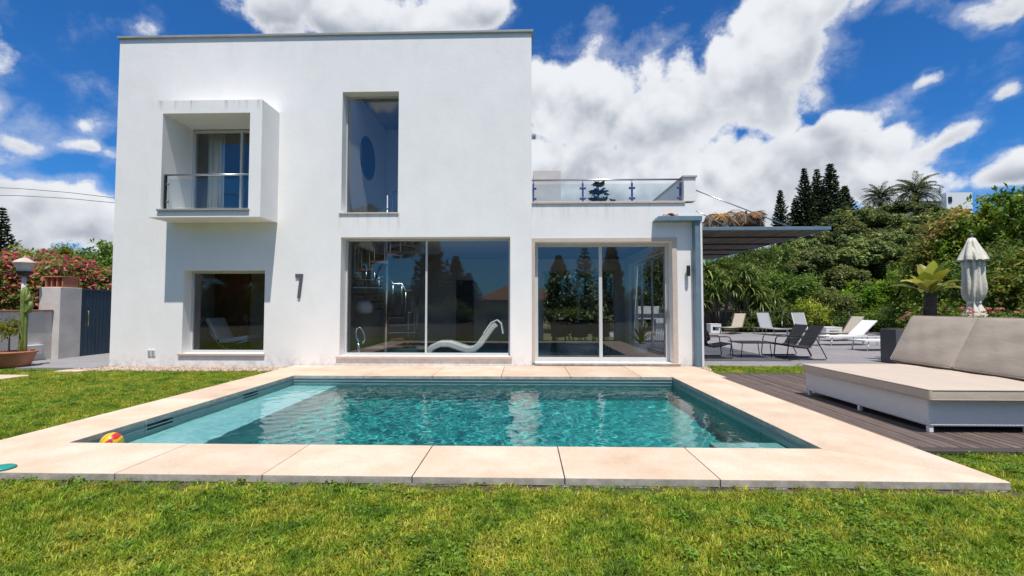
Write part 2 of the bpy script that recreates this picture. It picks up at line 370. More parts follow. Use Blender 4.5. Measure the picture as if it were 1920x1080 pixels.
M['cap'] = mat('parapet_metal', (.33, .33, .31), .5, (.26, .26, .25), 3)
M['zinc'] = mat('painted_blue_grey_steel', (.16, .24, .29), .45, (.12, .19, .24), 4)
M['bluesteel'] = mat('blue_railing_steel', (.06, .09, .22), .35)
M['white'] = mat('white_paint', (.78, .78, .77), .5)
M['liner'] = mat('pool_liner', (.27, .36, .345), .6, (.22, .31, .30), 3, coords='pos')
M['pool_floor'] = mat('pool_floor_water_tint', (.11, .42, .385), .6, (.085, .36, .34), 2.5)  # grey floor coloured teal, standing in for the light the water absorbs
M['liner_step'] = mat('pool_step', (.86, .87, .86), .6, (.76, .79, .79), 5, .2, 30)
M['pebbly'] = mat('pebble_step', (.75, .74, .68), .7, (.40, .40, .36), 40, .3, 60)
M['deck'] = mat('weathered_deck', (.17, .125, .105), .75, (.09, .066, .056), 5, .5, 30, stretch=(9, .6, 9), objrand=.28, detail=8)
M['deck_dark'] = mat('deck_fascia', (.075, .06, .05), .7, (.05, .04, .035), 4, stretch=(.6, 9, 9))
M['terrace'] = mat('grey_terrace_stone', (.27, .25, .255), .75, (.22, .205, .21), 1.8, .1, 20, objrand=.08)
M['joint'] = mat('pale_joint', (.48, .45, .42), .9)
M['paving'] = mat('grey_paving', (.30, .29, .29), .8, (.25, .24, .245), 2, .2, 25)
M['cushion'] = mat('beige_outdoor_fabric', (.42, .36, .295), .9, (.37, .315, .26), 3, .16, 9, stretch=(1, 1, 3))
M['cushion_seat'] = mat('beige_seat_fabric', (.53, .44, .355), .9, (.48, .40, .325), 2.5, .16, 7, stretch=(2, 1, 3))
M['black'] = mat('black_metal', (.016, .017, .02), .4)
M['blackfab'] = mat('black_sling', (.022, .024, .03), .8, (.03, .032, .038), 30)
M['olivefab'] = mat('dark_olive_fabric', (.035, .033, .022), .9, (.02, .02, .015), 12, .4, 30)
M['beigesling'] = mat('beige_sling', (.50, .44, .35), .8, (.44, .38, .30), 40)
M['greysling'] = mat('grey_sling', (.36, .37, .38), .8, (.32, .33, .34), 40)
M['whitesling'] = mat('white_sling', (.75, .75, .73), .8)
M['brownmetal'] = mat('brown_metal', (.10, .085, .07), .5)
M['canvas'] = mat('off_white_canvas', (.70, .665, .56), .85, (.60, .57, .48), 5, .35, 14)
M['wood'] = mat('brown_wood', (.16, .075, .04), .5, (.10, .045, .025), 3, stretch=(6, 6, .5))
M['doorwood'] = mat('warm_door_wood', (.42, .17, .075), .5, (.28, .11, .05), 3, stretch=(6, 6, .5))
M['roomwall'] = mat('warm_room_paint', (.62, .50, .38), .8)
M['treadwood'] = mat('tread_wood', (.25, .11, .06), .45, (.17, .075, .04), 4)
M['terracotta'] = mat('terracotta', (.50, .20, .11), .8, (.40, .15, .08), 4, .2, 20)
M['navy'] = mat('navy_painted_timber', (.026, .058, .092), .5, (.018, .044, .072), 3, .2, 14, stretch=(8, 8, .4))
M['brass'] = mat('brass', (.55, .42, .2), .3, metal=1.0)
M['bark'] = mat('bark', (.13, .10, .075), .9, (.07, .05, .04), 6, .8, 14, stretch=(3, 3, .6), coords='obj')
M['palmbark'] = mat('palm_bark', (.12, .085, .06), .95, (.05, .035, .028), 10, 1.0, 18, coords='obj')
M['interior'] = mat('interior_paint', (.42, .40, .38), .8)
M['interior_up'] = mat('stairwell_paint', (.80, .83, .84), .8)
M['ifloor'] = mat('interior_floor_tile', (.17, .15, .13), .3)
M['curtain'] = mat('curtain_cloth', (.72, .70, .62), .9)
M['ceramic'] = mat('white_ceramic', (.78, .78, .74), .3)
M['leather'] = mat('white_leather', (.80, .82, .84), .45)
M['cream'] = mat('cream_leather', (.60, .63, .58), .5)
M['towel'] = mat('white_towel', (.80, .84, .86), .95, bump=.5, scale=8, bscale=40)
M['darkdisc'] = mat('dark_woven_disc', (.02, .022, .035), .8, (.05, .055, .075), 40, .8, 60)
M['number'] = mat('grey_number_metal', (.10, .10, .11), .5)
M['lampglass'] = mat('lamp_frosted_glass', (.62, .60, .54), .4)
M['tile'] = mat('clay_roof_tile', (.38, .17, .09), .85, (.28, .12, .06), 3, objrand=.25)
M['housewall'] = mat('cream_house_wall', (.62, .55, .45), .9)
M['cable'] = mat('black_cable', (.015, .015, .015), .6)
M['teal'] = mat('teal_plastic', (.02, .28, .22), .4)
M['cactus'] = mat('cactus_skin', (.20, .24, .05), .6, (.12, .17, .04), 14, .4, 30)
M['gravelm'] = mat('pale_gravel', (.55, .45, .36), .9, (.42, .30, .22), 12, objrand=.35)
def glass(name, tint, f0):
    m, N, L, b = newmat(name); N.remove(b)
    t = N.new('ShaderNodeBsdfTransparent'); t.inputs[0].default_value = (*tint, 1)
    g = N.new('ShaderNodeBsdfGlossy'); g.inputs['Roughness'].default_value = 0.0; g.inputs['Color'].default_value = (1, 1, 1, 1)
    # Schlick reflectance of a thin sheet, the same from both sides
    ge = N.new('ShaderNodeNewGeometry'); dp = N.new('ShaderNodeVectorMath'); dp.operation = 'DOT_PRODUCT'; L.new(ge.outputs['Normal'], dp.inputs[0]); L.new(ge.outputs['Incoming'], dp.inputs[1])
    def mth(op, a, b_=None):
        n = N.new('ShaderNodeMath'); n.operation = op
        for i, v in enumerate((a, b_)):
            if v is None: continue
            if isinstance(v, (int, float)): n.inputs[i].default_value = v
            else: L.new(v, n.inputs[i])
        return n.outputs[0]
    p5 = mth('POWER', mth('SUBTRACT', 1.0, mth('ABSOLUTE', dp.outputs['Value'])), 5.0)
    fac = mth('ADD', f0, mth('MULTIPLY', p5, 1 - f0))
    ms = N.new('ShaderNodeMixShader'); L.new(fac, ms.inputs[0]); L.new(t.outputs[0], ms.inputs[1]); L.new(g.outputs[0], ms.inputs[2])
    L.new(ms.outputs[0], N['Material Output'].inputs[0]); return m
M['glass'] = glass('window_glass', (.82, .85, .86), .105)
M['railglass'] = glass('railing_glass', (.90, .94, .94), .035)

# ------------------------------------------------------------------ ground, lawn base, pool pit
PX0, PX1, PY0, PY1 = -4.40, 2.74, 4.42, 8.85       # pool opening
CX0, CX1, CY0, CY1 = -5.13, 3.60, 3.63, 10.40      # coping outline
GZ = -0.075
M['groundmat'] = mat('grassy_ground', (.055, .06, .018), .95, (.10, .085, .035), 3.5, .6, 40, detail=8)
g = MB()
S = 3000
A_ = [-S, -60, CX0 + .05, CX1 - .05, 60, S]; B_ = [-S, -60, CY0 + .05, CY1 - .05, 60, S]
for i in range(5):
    for j in range(5):
        if i == 2 and j == 2: continue
        g.quad((A_[i], B_[j], GZ), (A_[i + 1], B_[j], GZ), (A_[i + 1], B_[j + 1], GZ), (A_[i], B_[j + 1], GZ))
struct(g.build('ground', M['groundmat']))

# hillside that rises behind the terrace and on the left beyond the garden
def hill_height(x, y):
    h = 5.2 * np.clip((y - 30) / 22, 0, 1) ** 1.3 * np.clip((x - 2) / 14, 0, 1) + 3.0 * np.clip((x - 21) / 8, 0, 1) * np.clip((y - 6) / 12, 0, 1)
    return h
hx, hy = np.meshgrid(np.linspace(2, 130, 90), np.linspace(6, 140, 90))
hz = hill_height(hx, hy) + .25 * np.sin(hx * .9) * np.sin(hy * .7) * np.clip(hill_height(hx, hy), 0, 1) + GZ - .03 + .05 * (hill_height(hx, hy) > .02)
vv = np.stack([hx, hy, hz], -1).reshape(-1, 3); ii = np.arange(8100).reshape(90, 90)
qq = np.stack([ii[:-1, :-1], ii[:-1, 1:], ii[1:, 1:], ii[1:, :-1]], -1).reshape(-1, 4)
hm = MB(); hm.v = [tuple(p) for p in vv.tolist()]; hh_ = hill_height(vv[:, 0], vv[:, 1]); hm.f = [tuple(q) for q in qq.tolist() if max(hh_[k] for k in q) > .02]
M['hillmat'] = mat('undergrowth_soil', (.035, .045, .016), .95, (.07, .06, .03), .8, .8, 6)
struct(hm.build('hillside', M['hillmat'], smooth=True))

# ---- pool
pool = thing('swimming_pool', 'rectangular pool with grey-green liner walls and a pale entry step', 'pool', (-.83, 6.6, -1.5))
recv = []
def rc(o): o.cycles.is_caustics_receiver = True; recv.append(o); return o
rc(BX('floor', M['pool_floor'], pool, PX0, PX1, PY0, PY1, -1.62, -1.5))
sk = [(5.39, 5.80, -.140, -.072), (7.26, 7.66, -.140, -.072)]
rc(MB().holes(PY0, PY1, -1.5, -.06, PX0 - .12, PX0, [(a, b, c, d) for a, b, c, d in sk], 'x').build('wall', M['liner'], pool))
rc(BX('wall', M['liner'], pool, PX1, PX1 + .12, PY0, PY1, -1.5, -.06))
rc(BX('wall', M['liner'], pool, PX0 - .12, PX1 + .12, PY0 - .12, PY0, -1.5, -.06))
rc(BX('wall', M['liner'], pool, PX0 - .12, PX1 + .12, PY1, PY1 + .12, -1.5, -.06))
for a, b, c, d in sk:
    s_ = MB(); s_.box(PX0 - .3, PX0 - .125, a, b, c - .02, d + .02)
    s_.build('skimmer', M['alu_dark'], pool)
    MB().holes(a - .02, b + .02, c - .015, d + .015, PX0 - .002, PX0 + .008, [(a, b, c, d)], 'x').build('skimmer_frame', M['liner'], pool)
for (x0, x1, y0, y1) in ((PX0, PX1, PY1 - .015, PY1 - .002), (PX0, PX1, PY0 + .002, PY0 + .015), (PX0 + .002, PX0 + .015, PY0, PY1), (PX1 - .015, PX1 - .002, PY0, PY1)):
    BX('waterline_trim', M['liner'], pool, x0, x1, y0, y1, -.112, -.100)
for yy in (5.6, 6.9, 8.1):
    BX('seam', M['liner'], pool, PX1 - .004, PX1 - .0005, yy, yy + .012, -1.4, -.062)
rc(BX('entry_step', M['liner_step'], pool, PX0 + .003, PX0 + .84, PY0 + .003, PY1 - .003, -1.499, -.34, bevel=.02))
rc(BX('corner_step', M['pebbly'], pool, PX1 - .75, PX1 - .003, PY0 + .003, PY0 + .80, -1.499, -.20, bevel=.015))

nx_, ny_ = 560, 350
gx, gy = np.meshgrid(np.linspace(PX0 + .001, PX1 - .001, nx_), np.linspace(PY0 + .001, PY1 - .001, ny_))
wr = np.random.default_rng(3); Z = np.full_like(gx, -.160)
calm = 0.35 + 0.65 * np.clip(1 - (gx + .2) / 2.4, 0, 1)
calm = calm * (0.45 + 0.55 * np.clip((gx + 4.2) / 1.2, 0, 1))
for i in range(64):
    th = wr.uniform(0, 2 * math.pi); lam = math.exp(wr.uniform(math.log(.075), math.log(.42))); k = 2 * math.pi / lam; a = .0024 * lam * wr.uniform(.5, 1) * (.75 if lam < .16 else 1)
    Z += a * calm * np.sin(k * (gx * math.cos(th) + gy * math.sin(th)) + wr.uniform(0, 6.28))
wm = MB(); wm.v = [tuple(p) for p in np.stack([gx, gy, Z], -1).reshape(-1, 3).tolist()]
ii = np.arange(nx_ * ny_).reshape(ny_, nx_)
wm.f = [tuple(q) for q in np.stack([ii[:-1, :-1], ii[:-1, 1:], ii[1:, 1:], ii[1:, :-1]], -1).reshape(-1, 4).tolist()]
m, N, L, b = newmat('pool_water'); N.remove(b)
rf = N.new('ShaderNodeBsdfRefraction'); rf.inputs['Color'].default_value = (.60, .93, .94, 1); rf.inputs['Roughness'].default_value = 0; rf.inputs['IOR'].default_value = 1.33
gl = N.new('ShaderNodeBsdfGlossy'); gl.inputs['Roughness'].default_value = 0; gl.inputs['Color'].default_value = (1, 1, 1, 1)
fr = N.new('ShaderNodeFresnel'); fr.inputs['IOR'].default_value = 1.33
ms = N.new('ShaderNodeMixShader'); L.new(fr.outputs[0], ms.inputs[0]); L.new(rf.outputs[0], ms.inputs[1]); L.new(gl.outputs[0], ms.inputs[2]); L.new(ms.outputs[0], N['Material Output'].inputs[0])
M['water'] = m
wo = struct(wm.build('water', m, smooth=True)); wo.cycles.is_caustics_caster = True

# ---- coping slabs
cop = thing('pool_coping', 'beige limestone coping laid in wide slabs round the pool', 'pool coping', (-.77, 7, 0))
def slab(pts, z0=-.062, z1=0.0):
    cx = sum(p[0] for p in pts) / len(pts); cy_ = sum(p[1] for p in pts) / len(pts)
    q = []
    for k, p in enumerate(pts):     # shrink by the joint half width
        d = Vector((cx - p[0], cy_ - p[1])); q.append((p[0] + .0035 * (1 if d.x > 0 else -1), p[1] + .0035 * (1 if d.y > 0 else -1)))
    return MB().prism(q, z0, z1 + random.uniform(-.001, .001)).build('slab', M['stone'], cop, bevel=.006, seg=2)
OV = .02
ix0, ix1, iy0, iy1 = PX0 + OV, PX1 - OV, PY0 + OV, PY1 - OV
xs = [-3.87, -2.04, -.87, .30, 1.47]          # front joints at the pool edge
xs = [ix0] + [-3.21, -2.04, -.87, .30, 1.47] + [ix1]
for a, b in zip(xs[:-1], xs[1:]):
    p = [(a, iy0), (b, iy0), (b, CY0), (a, CY0)]
    if a == ix0: p[3] = (CX0, CY0)
    if b == ix1: p[2] = (CX1, CY0)
    slab(p)
ys = [iy0, 5.35, 6.55, 7.75, iy1]
for a, b in zip(ys[:-1], ys[1:]):
    l = [(CX0, a), (ix0, a), (ix0, b), (CX0, b)]; r_ = [(ix1, a), (CX1, a), (CX1, b), (ix1, b)]
    if a == iy0: l[0] = (CX0, CY0); r_[1] = (CX1, CY0)
    slab(l); slab(r_)
xb = [CX0, ix0, -3.05, -1.75, -.45, .85, 2.15, ix1, 3.72]
for a, b in zip(xb[:-1], xb[1:]): slab([(a, iy1), (b, iy1), (b, 10.385), (a, 10.385)])
fm = MB(); nfx = 160
fm2 = []
for k in range(nfx + 1):
    x = CX0 + .03 + (CX1 - CX0 - .06) * k / nfx
    fm2.append((x, CY0 + .012 + random.uniform(-.012, .006)))
fm.prism([(CX1 - .03, PY0 - .13), (CX0 + .03, PY0 - .13)] + fm2, -.16, -.0625)
fm.build('footing', M['concrete'], cop)
BX('footing', M['concrete'], cop, CX0 + .03, PX0 - .13, PY0 - .13, 10.3, -.16, -.0625)
BX('footing', M['concrete'], cop, PX1 + .13, CX1 - .03, PY0 - .13, 10.3, -.16, -.0625)
BX('footing', M['concrete'], cop, PX0 - .13, PX1 + .13, PY1 + .13, 10.3, -.16, -.0625)
# strip of bare soil along the front edge
sm = MB(); top = []; bot = []
for k in range(121):
    x = CX0 - .1 + (CX1 - CX0 + .2) * k / 120
    top.append((x, CY0 + .03, GZ + .006)); bot.append((x, CY0 - .07 - .05 * random.random(), GZ + .004))
for k in range(120): sm.quad(bot[k], bot[k + 1], top[k + 1], top[k])
struct(sm.build('soil_strip', M['soil']))

# ------------------------------------------------------------------ HOUSE
YW, YR = 10.40, 10.46
house = thing('house', 'white two-storey cubic villa with a boxed-out balcony and wide ground-floor windows', 'house', (-2.8, 14, 0))
MB().holes(-9.39, .15, -.1, 7.50, YW, YW + .35, [(-7.73, -5.86, .25, 2.12), (-4.14, -.33, .20, 2.86), (-4.15, -2.86, 3.42, 6.19), (-7.76, -5.86, 3.37, 5.44)]).build('facade_wall', M['stucco'], house)
MB().holes(-8.03, -5.60, 3.20, 5.72, 9.70, YW - .003, [(-7.76, -5.86, 3.37, 5.44)]).build('balcony_bay', M['stucco'], house, bevel=.008)
BX('parapet_cap', M['cap'], house, -9.43, .19, YW - .045, YW + .42, 7.50, 7.555, bevel=.006)
BX('side_wall', M['stucco'], house, -9.388, -9.08, YW + .352, 18, -.1, 7.50)
BX('side_wall', M['stucco'], house, -.16, .148, YW + .352, 18, 2.99, 7.50)
BX('rear_wall', M['stucco'], house, -9.387, .147, 18.002, 18.3, -.1, 7.50)
MB().holes(-9.07, -.17, YW + .36, 18, 7.15, 7.3, [(-4.5, -1.4, 10.9, 12.3)], 'z').build('roof', M['cap'], house)
sky_ = MB().holes(-4.56, -1.34, 10.84, 12.36, 7.302, 7.38, [(-4.48, -1.42, 10.92, 12.28)], 'z').build('added_skylight', M['alu'], house)  # unseen roof light, added to brighten the stairwell
# low wing
MB().holes(.153, 3.80, -.1, 3.60, YR, YR + .35, [(.22, 3.26, .06, 2.75)]).build('wing_wall', M['stucco'], house)
BX('parapet_stone', M['sill'], house, .152, 3.56, YR - .03, YR + .38, 3.602, 3.65, bevel=.005)
BX('parapet_wall', M['stucco'], house, 3.54, 3.80, YR + .001, 17.0, 3.653, 4.18)
BX('parapet_stone', M['sill'], house, 3.51, 3.83, YR - .03, 17.03, 4.182, 4.225, bevel=.005)
BX('roof', M['terrace'], house, .15, 3.53, YR + .36, 17.0, 3.0, 3.42)
MB().holes(YR + .352, 17, -.1, 2.998, 3.5, 3.797, [(11.25, 15.9, .06, 2.7)], 'x').build('wing_side_wall', M['stucco'], house)
BX('wing_side_wall', M['stucco'], house, 3.535, 3.798, YR + .353, 17, 3.0, 3.6)
MB().holes(.15, 3.5, -.1, 2.998, 16.7, 17.0, [(.6, 3.2, .06, 2.6)]).build('wing_rear_wall', M['stucco'], house)
BX('chimney', M['stucco2'], house, .25, 1.08, 14, 14.8, 3.425, 5.39)
# zinc canopy and fin at the wing's corner
MB().prism([(2.83, 3.19), (2.90, 3.27), (3.84, 3.27), (3.84, 3.17), (2.83, 3.17)], YR - .245, YR - .002, 'y').build('corner_canopy', M['zinc'], house, bevel=.004)
BX('corner_fin', M['zinc'], house, 3.70, 3.80, YR - .20, YR - .003, 0.0, 3.168, bevel=.003)
BX('corner_trim', M['white'], house, 3.802, 3.845, YR - .22, YR + .30, 0.0, 3.168, bevel=.003)
# interior shell
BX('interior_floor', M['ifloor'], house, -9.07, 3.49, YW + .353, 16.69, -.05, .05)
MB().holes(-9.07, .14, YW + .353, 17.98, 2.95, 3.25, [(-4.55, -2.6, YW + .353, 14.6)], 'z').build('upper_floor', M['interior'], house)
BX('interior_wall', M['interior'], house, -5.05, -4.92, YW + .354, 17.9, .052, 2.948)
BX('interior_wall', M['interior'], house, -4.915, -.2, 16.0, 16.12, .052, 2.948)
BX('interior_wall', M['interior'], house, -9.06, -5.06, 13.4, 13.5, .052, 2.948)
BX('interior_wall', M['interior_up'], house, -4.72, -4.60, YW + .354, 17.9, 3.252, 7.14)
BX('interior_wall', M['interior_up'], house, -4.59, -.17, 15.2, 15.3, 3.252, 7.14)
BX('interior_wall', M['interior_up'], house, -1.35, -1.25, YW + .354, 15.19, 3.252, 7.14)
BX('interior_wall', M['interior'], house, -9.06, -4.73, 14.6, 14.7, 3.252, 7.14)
BX('interior_doorway', M['black'], house, -2.35, -1.75, 15.96, 15.998, .052, 2.2)
BX('interior_door', M['doorwood'], house, -8.98, -7.95, 13.33, 13.388, .052, 2.5)
BX('interior_wall', M['roomwall'], house, -9.06, -5.06, 13.39, 13.399, .052, 2.948)

def window(x0, x1, z0, z1, y, fw, mull=(), depth=.06, m='alu', parent=house, name='window', bottom=None, off=0.0, axis='y'):
    bf = bottom if bottom is not None else fw
    edges = [x0] + list(mull) + [x1]; hs = []
    for k in range(len(edges) - 1):
        a = edges[k] + (fw if k == 0 else fw * .5); c = edges[k + 1] - (fw if k == len(edges) - 2 else fw * .5); hs.append((a, c, z0 + bf, z1 - fw))
    w = MB().holes(x0, x1, z0, z1, y, y + depth, hs, axis).build(name, M[m], parent, bevel=.004, seg=1, weld=True)
    for k, (a, c, e, f) in enumerate(hs):
        yy = y + depth * .5 + off * k
        P = MB()
        if axis == 'y': P.box(a - .01, c + .01, yy - .004, yy + .004, e - .01, f + .01)
        else: P.box(yy - .004, yy + .004, a - .01, c + .01, e - .01, f + .01)
        # one sheet is enough for a pane seen from either side
        if axis == 'y': P = MB().quad((a - .01, yy, e - .01), (c + .01, yy, e - .01), (c + .01, yy, f + .01), (a - .01, yy, f + .01))
        else: P = MB().quad((yy, a - .01, e - .01), (yy, c + .01, e - .01), (yy, c + .01, f + .01), (yy, a - .01, f + .01))
        P.build('pane', M['glass'], w)
    return w
w = window(-7.728, -5.862, .252, 2.118, 10.66, .05)
MB().prism([(-7.80, YW - .045), (-5.83, YW - .045), (-5.83, YW - .003), (-5.862, YW - .003), (-5.862, 10.655), (-7.728, 10.655), (-7.728, YW - .003), (-7.80, YW - .003)], .205, .249, 'z').build('sill', M['sill'], w, bevel=.004)
w = window(-4.138, -.332, .202, 2.858, 10.69, .045, mull=(-2.265,))
MB().prism([(-4.21, YW - .045), (-.29, YW - .045), (-.29, YW - .003), (-.332, YW - .003), (-.332, 10.685), (-4.138, 10.685), (-4.138, YW - .003), (-4.21, YW - .003)], .150, .199, 'z').build('sill', M['sill'], w, bevel=.004)
w = window(-4.148, -2.862, 3.422, 6.188, 10.65, .03)
MB().prism([(-4.19, YW - .03), (-2.84, YW - .03), (-2.84, YW - .003), (-2.862, YW - .003), (-2.862, 10.645), (-4.148, 10.645), (-4.148, YW - .003), (-4.19, YW - .003)], 3.385, 3.419, 'z').build('sill', M['sill'], w, bevel=.003)
w = window(-7.758, -5.862, 3.372, 5.42, 10.61, .055, mull=(-6.60,), depth=.09, name='balcony_door')
BX('track', M['alu_dark'], w, -7.757, -5.863, 10.56, 10.605, 3.373, 3.40)
w = window(.222, 3.258, .062, 2.748, 10.74, .075, mull=(1.72,), depth=.08, name='sliding_door', bottom=.09)
BX('handle', M['steel'], w, 3.19, 3.21, 10.70, 10.735, 1.0, 1.22)
BX('threshold', M['stone'], w, .225, 3.40, YR - .05, 10.735, .003, .058, bevel=.005)
MB().holes(.155, 3.36, .06, 2.83, YR - .018, YR - .001, [(.22, 3.255, .0, 2.745)]).build('surround', M['sill'], w)
window(11.252, 15.898, .062, 2.698, 3.62, .05, mull=(12.4, 13.6, 14.75), name='side_glazing', axis='x')
window(.602, 3.198, .062, 2.598, 16.8, .05, mull=(1.9,), name='rear_glazing')
MB().quad((-4.49, 10.91, 7.34), (-1.41, 10.91, 7.34), (-1.41, 12.29, 7.34), (-4.49, 12.29, 7.34)).build('pane', M['glass'], sky_)
# balcony stone floor edge, rail with glass
BX('balcony_ledge', M['cap'], house, -7.82, -5.83, 9.655, 9.698, 3.335, 3.375, bevel=.003)
br = MB().tube([(-7.74, 9.78, 4.13), (-5.862, 9.78, 4.13)], .02, 10).build('balcony_rail', M['steel'], house, smooth=True)
BX('post', M['black'], br, -7.735, -7.70, 9.75, 9.80, 3.372, 4.11, bevel=.003)
BX('rail_pane', M['railglass'], br, -7.66, -5.87, 9.775, 9.787, 3.42, 4.04)
for zz in (3.55, 3.93): MB().tube([(-7.70, 9.78, zz), (-7.645, 9.78, zz)], .022, 8).build('clamp', M['steel'], br)
for zz in (3.93,): MB().tube([(-5.90, 9.765, zz), (-5.90, 9.80, zz)], .022, 10).build('clamp', M['steel'], br)
# roof-terrace railing
tr = MB().tube([(.155, 10.60, 4.175), (3.54, 10.60, 4.175)], .02, 10).build('terrace_rail', M['steel'], house, smooth=True)
px = [.19, 1.31, 2.42, 3.50]
for k, x in enumerate(px):
    p = BX('post', M['bluesteel'], tr, x - .022, x + .022, 10.58, 10.62, 3.652, 4.10, bevel=.004)
    MB().tube([(x, 10.60, 4.10), (x, 10.60, 4.17)], .008, 8).build('pin', M['bluesteel'], tr)
    for zz in (3.75, 3.985):
        lo, hi = (x, x + .07) if k == 0 else ((x - .07, x) if k == 3 else (x - .07, x + .07))
        BX('clamp', M['bluesteel'], tr, lo, hi, 10.572, 10.628, zz - .022, zz + .022, bevel=.005)
for a, b in zip(px[:-1], px[1:]): BX('rail_pane', M['railglass'], tr, a + .035, b - .035, 10.594, 10.606, 3.70, 4.08)
# small fittings on the facade
n7 = MB().prism([(-5.155, 2.035), (-4.985, 2.035), (-4.985, 1.99), (-5.04, 1.49), (-5.105, 1.49), (-5.06, 1.955), (-5.155, 1.955)], YW - .03, YW - .004, 'y').build('house_number', M['number'], None)
tag(n7, 'dark grey metal house number 7 fixed to the white facade', 'house number')
v_ = thing('wall_vent', 'small white double vent plate low on the white wall', 'vent', (-8.42, YW, .18))
for x in (-8.50, -8.41):
    p = BX('plate', M['white'], v_, x, x + .08, YW - .02, YW - .002, .185, .335, bevel=.004)
    for k in range(6): BX('slat', M['alu_dark'], p, x + .012, x + .068, YW - .024, YW - .0205, .203 + k * .02, .211 + k * .02)
wl = thing('wall_lamp', 'black cylindrical wall lamp beside the sliding door', 'wall lamp', (3.60, YR, 2.0))
MB().tube([(3.58, YR - .09, 1.97), (3.58, YR - .09, 2.20)], .04, 16).build('shade', M['black'], wl, smooth=False, bevel=.004)
BX('bracket', M['black'], wl, 3.565, 3.595, YR - .055, YR - .002, 2.05, 2.12)
cm = thing('security_camera', 'small grey camera on the upper right corner of the house', 'camera', (.15, 10.8, 5.2))
BX('bracket', M['alu_dark'], cm, .152, .175, 10.78, 10.84, 5.20, 5.30)
BX('housing', M['alu_dark'], cm, .178, .25, 10.70, 10.88, 5.22, 5.29, bevel=.01)
ct = thing('clay_tile', 'half-round clay tile lying on the blue-grey corner canopy', 'roof tile', (3.2, YR - .1, 3.272))
arc = [(3.18 + .095 * math.cos(t), 3.272 + .075 * math.sin(t)) for t in np.linspace(0, math.pi, 11)]
arc2 = [(3.18 + .075 * math.cos(t), 3.272 + .055 * math.sin(t)) for t in np.linspace(math.pi, 0, 11)]
MB().prism(arc + arc2, YR - .2, YR - .02, 'y').build('tile_body', M['terracotta'], ct)
for x in (3.03, 3.30): MB().prism([(x, 3.272), (x + .06, 3.272), (x + .05, 3.325), (x + .01, 3.335)], YR - .18, YR - .05, 'y').build('mortar_lump', M['sill'], ct, bevel=.008)

# ------------------------------------------------------------------ things seen through the windows
def tubeo(name, pts, r, m, parent, n=8, closed=False): return MB().tube(pts, r, n, closed).build(name, m, parent, smooth=True)
# spiral staircase
sp = thing('spiral_staircase', 'steel spiral staircase with brown wooden treads behind the wide window', 'staircase', (-3.72, 12.5, .05))
cx, cyy = -3.72, 12.5
tubeo('pole', [(cx, cyy, .052), (cx, cyy, 4.3)], .055, M['steel'], sp, 14)
hand = []
for k in range(15):
    a0 = R(-38 + 27 * k); z = .25 + .2 * k
    p = [(cx + .06 * math.cos(a0), cyy + .06 * math.sin(a0))] + [(cx + .86 * math.cos(a0 + R(t)), cyy + .86 * math.sin(a0 + R(t))) for t in (0, 10, 20, 30)] + [(cx + .06 * math.cos(a0 + R(30)), cyy + .06 * math.sin(a0 + R(30)))]
    t_ = MB().prism(p, z - .035, z).build('tread', M['treadwood'], sp)
    MB().prism(p, z - .06, z - .037).build('tread_tray', M['steel'], t_)
    for q in (6, 24):
        a = a0 + R(q); bx_, by_ = cx + .83 * math.cos(a), cyy + .83 * math.sin(a)
        tubeo('baluster', [(bx_, by_, z + .001), (bx_, by_, z + .9)], .011, M['steel'], sp, 6); hand.append((bx_, by_, z + .9))
tubeo('handrail', hand, .02, M['steel'], sp, 8)
# chaise longue
ch = thing('chaise_longue', 'wavy cream leather chaise longue behind the wide window', 'chaise longue', (-1.45, 11.27, .05))
prof = [(-2.30, .20), (-2.18, .34), (-2.0, .42), (-1.78, .42), (-1.55, .34), (-1.36, .28), (-1.2, .30), (-1.06, .42), (-.92, .62), (-.78, .82), (-.68, .90)]
def thick_profile(pr, t):
    up, lo = [], []
    for k, p in enumerate(pr):
        a = Vector(pr[min(k + 1, len(pr) - 1)]) - Vector(pr[max(k - 1, 0)]); a.normalize(); n = Vector((-a.y, a.x))
        up.append((p[0] + n.x * t / 2, p[1] + n.y * t / 2)); lo.append((p[0] - n.x * t / 2, p[1] - n.y * t / 2))
    return up, lo
def sheet(pr, t, y0, y1):
    up, lo = thick_profile(pr, t); mb = MB()
    for k in range(len(pr) - 1):
        mb.quad((*up[k][:1], y0, up[k][1]), (up[k + 1][0], y0, up[k + 1][1]), (up[k + 1][0], y1, up[k + 1][1]), (up[k][0], y1, up[k][1]))
        mb.quad((lo[k][0], y0, lo[k][1]), (lo[k][0], y1, lo[k][1]), (lo[k + 1][0], y1, lo[k + 1][1]), (lo[k + 1][0], y0, lo[k + 1][1]))
        for y, o_ in ((y0, 1), (y1, -1)): mb.quad(*[(p[0], y, p[1]) for p in ((up[k], lo[k], lo[k + 1], up[k + 1]) if o_ > 0 else (up[k], up[k + 1], lo[k + 1], lo[k]))])
    for k in (0, -1): mb.quad((up[k][0], y0, up[k][1]), (up[k][0], y1, up[k][1]), (lo[k][0], y1, lo[k][1]), (lo[k][0], y0, lo[k][1]))
    return mb
sheet(prof, .15, 10.98, 11.58).build('seat_shell', M['cream'], ch, bevel=.03, seg=3, weld=True)
tubeo('base_leg', [(-1.3, 11.27, .28), (-1.3, 11.27, .052)], .03, M['chrome'], ch, 10)
for dx in (-.35, .35): tubeo('base_foot', [(-1.3, 11.27, .07), (-1.3 + dx, 11.1, .065)], .015, M['chrome'], ch, 8)
tw = sheet([(-.98, .66), (-.80, .92), (-.66, .99), (-.56, .90), (-.52, .66)], .03, 10.97, 11.45).build('towel', M['towel'], None, bevel=.012, seg=2, weld=True)
tag(tw, 'white towel draped over the head of the cream chaise longue', 'towel')
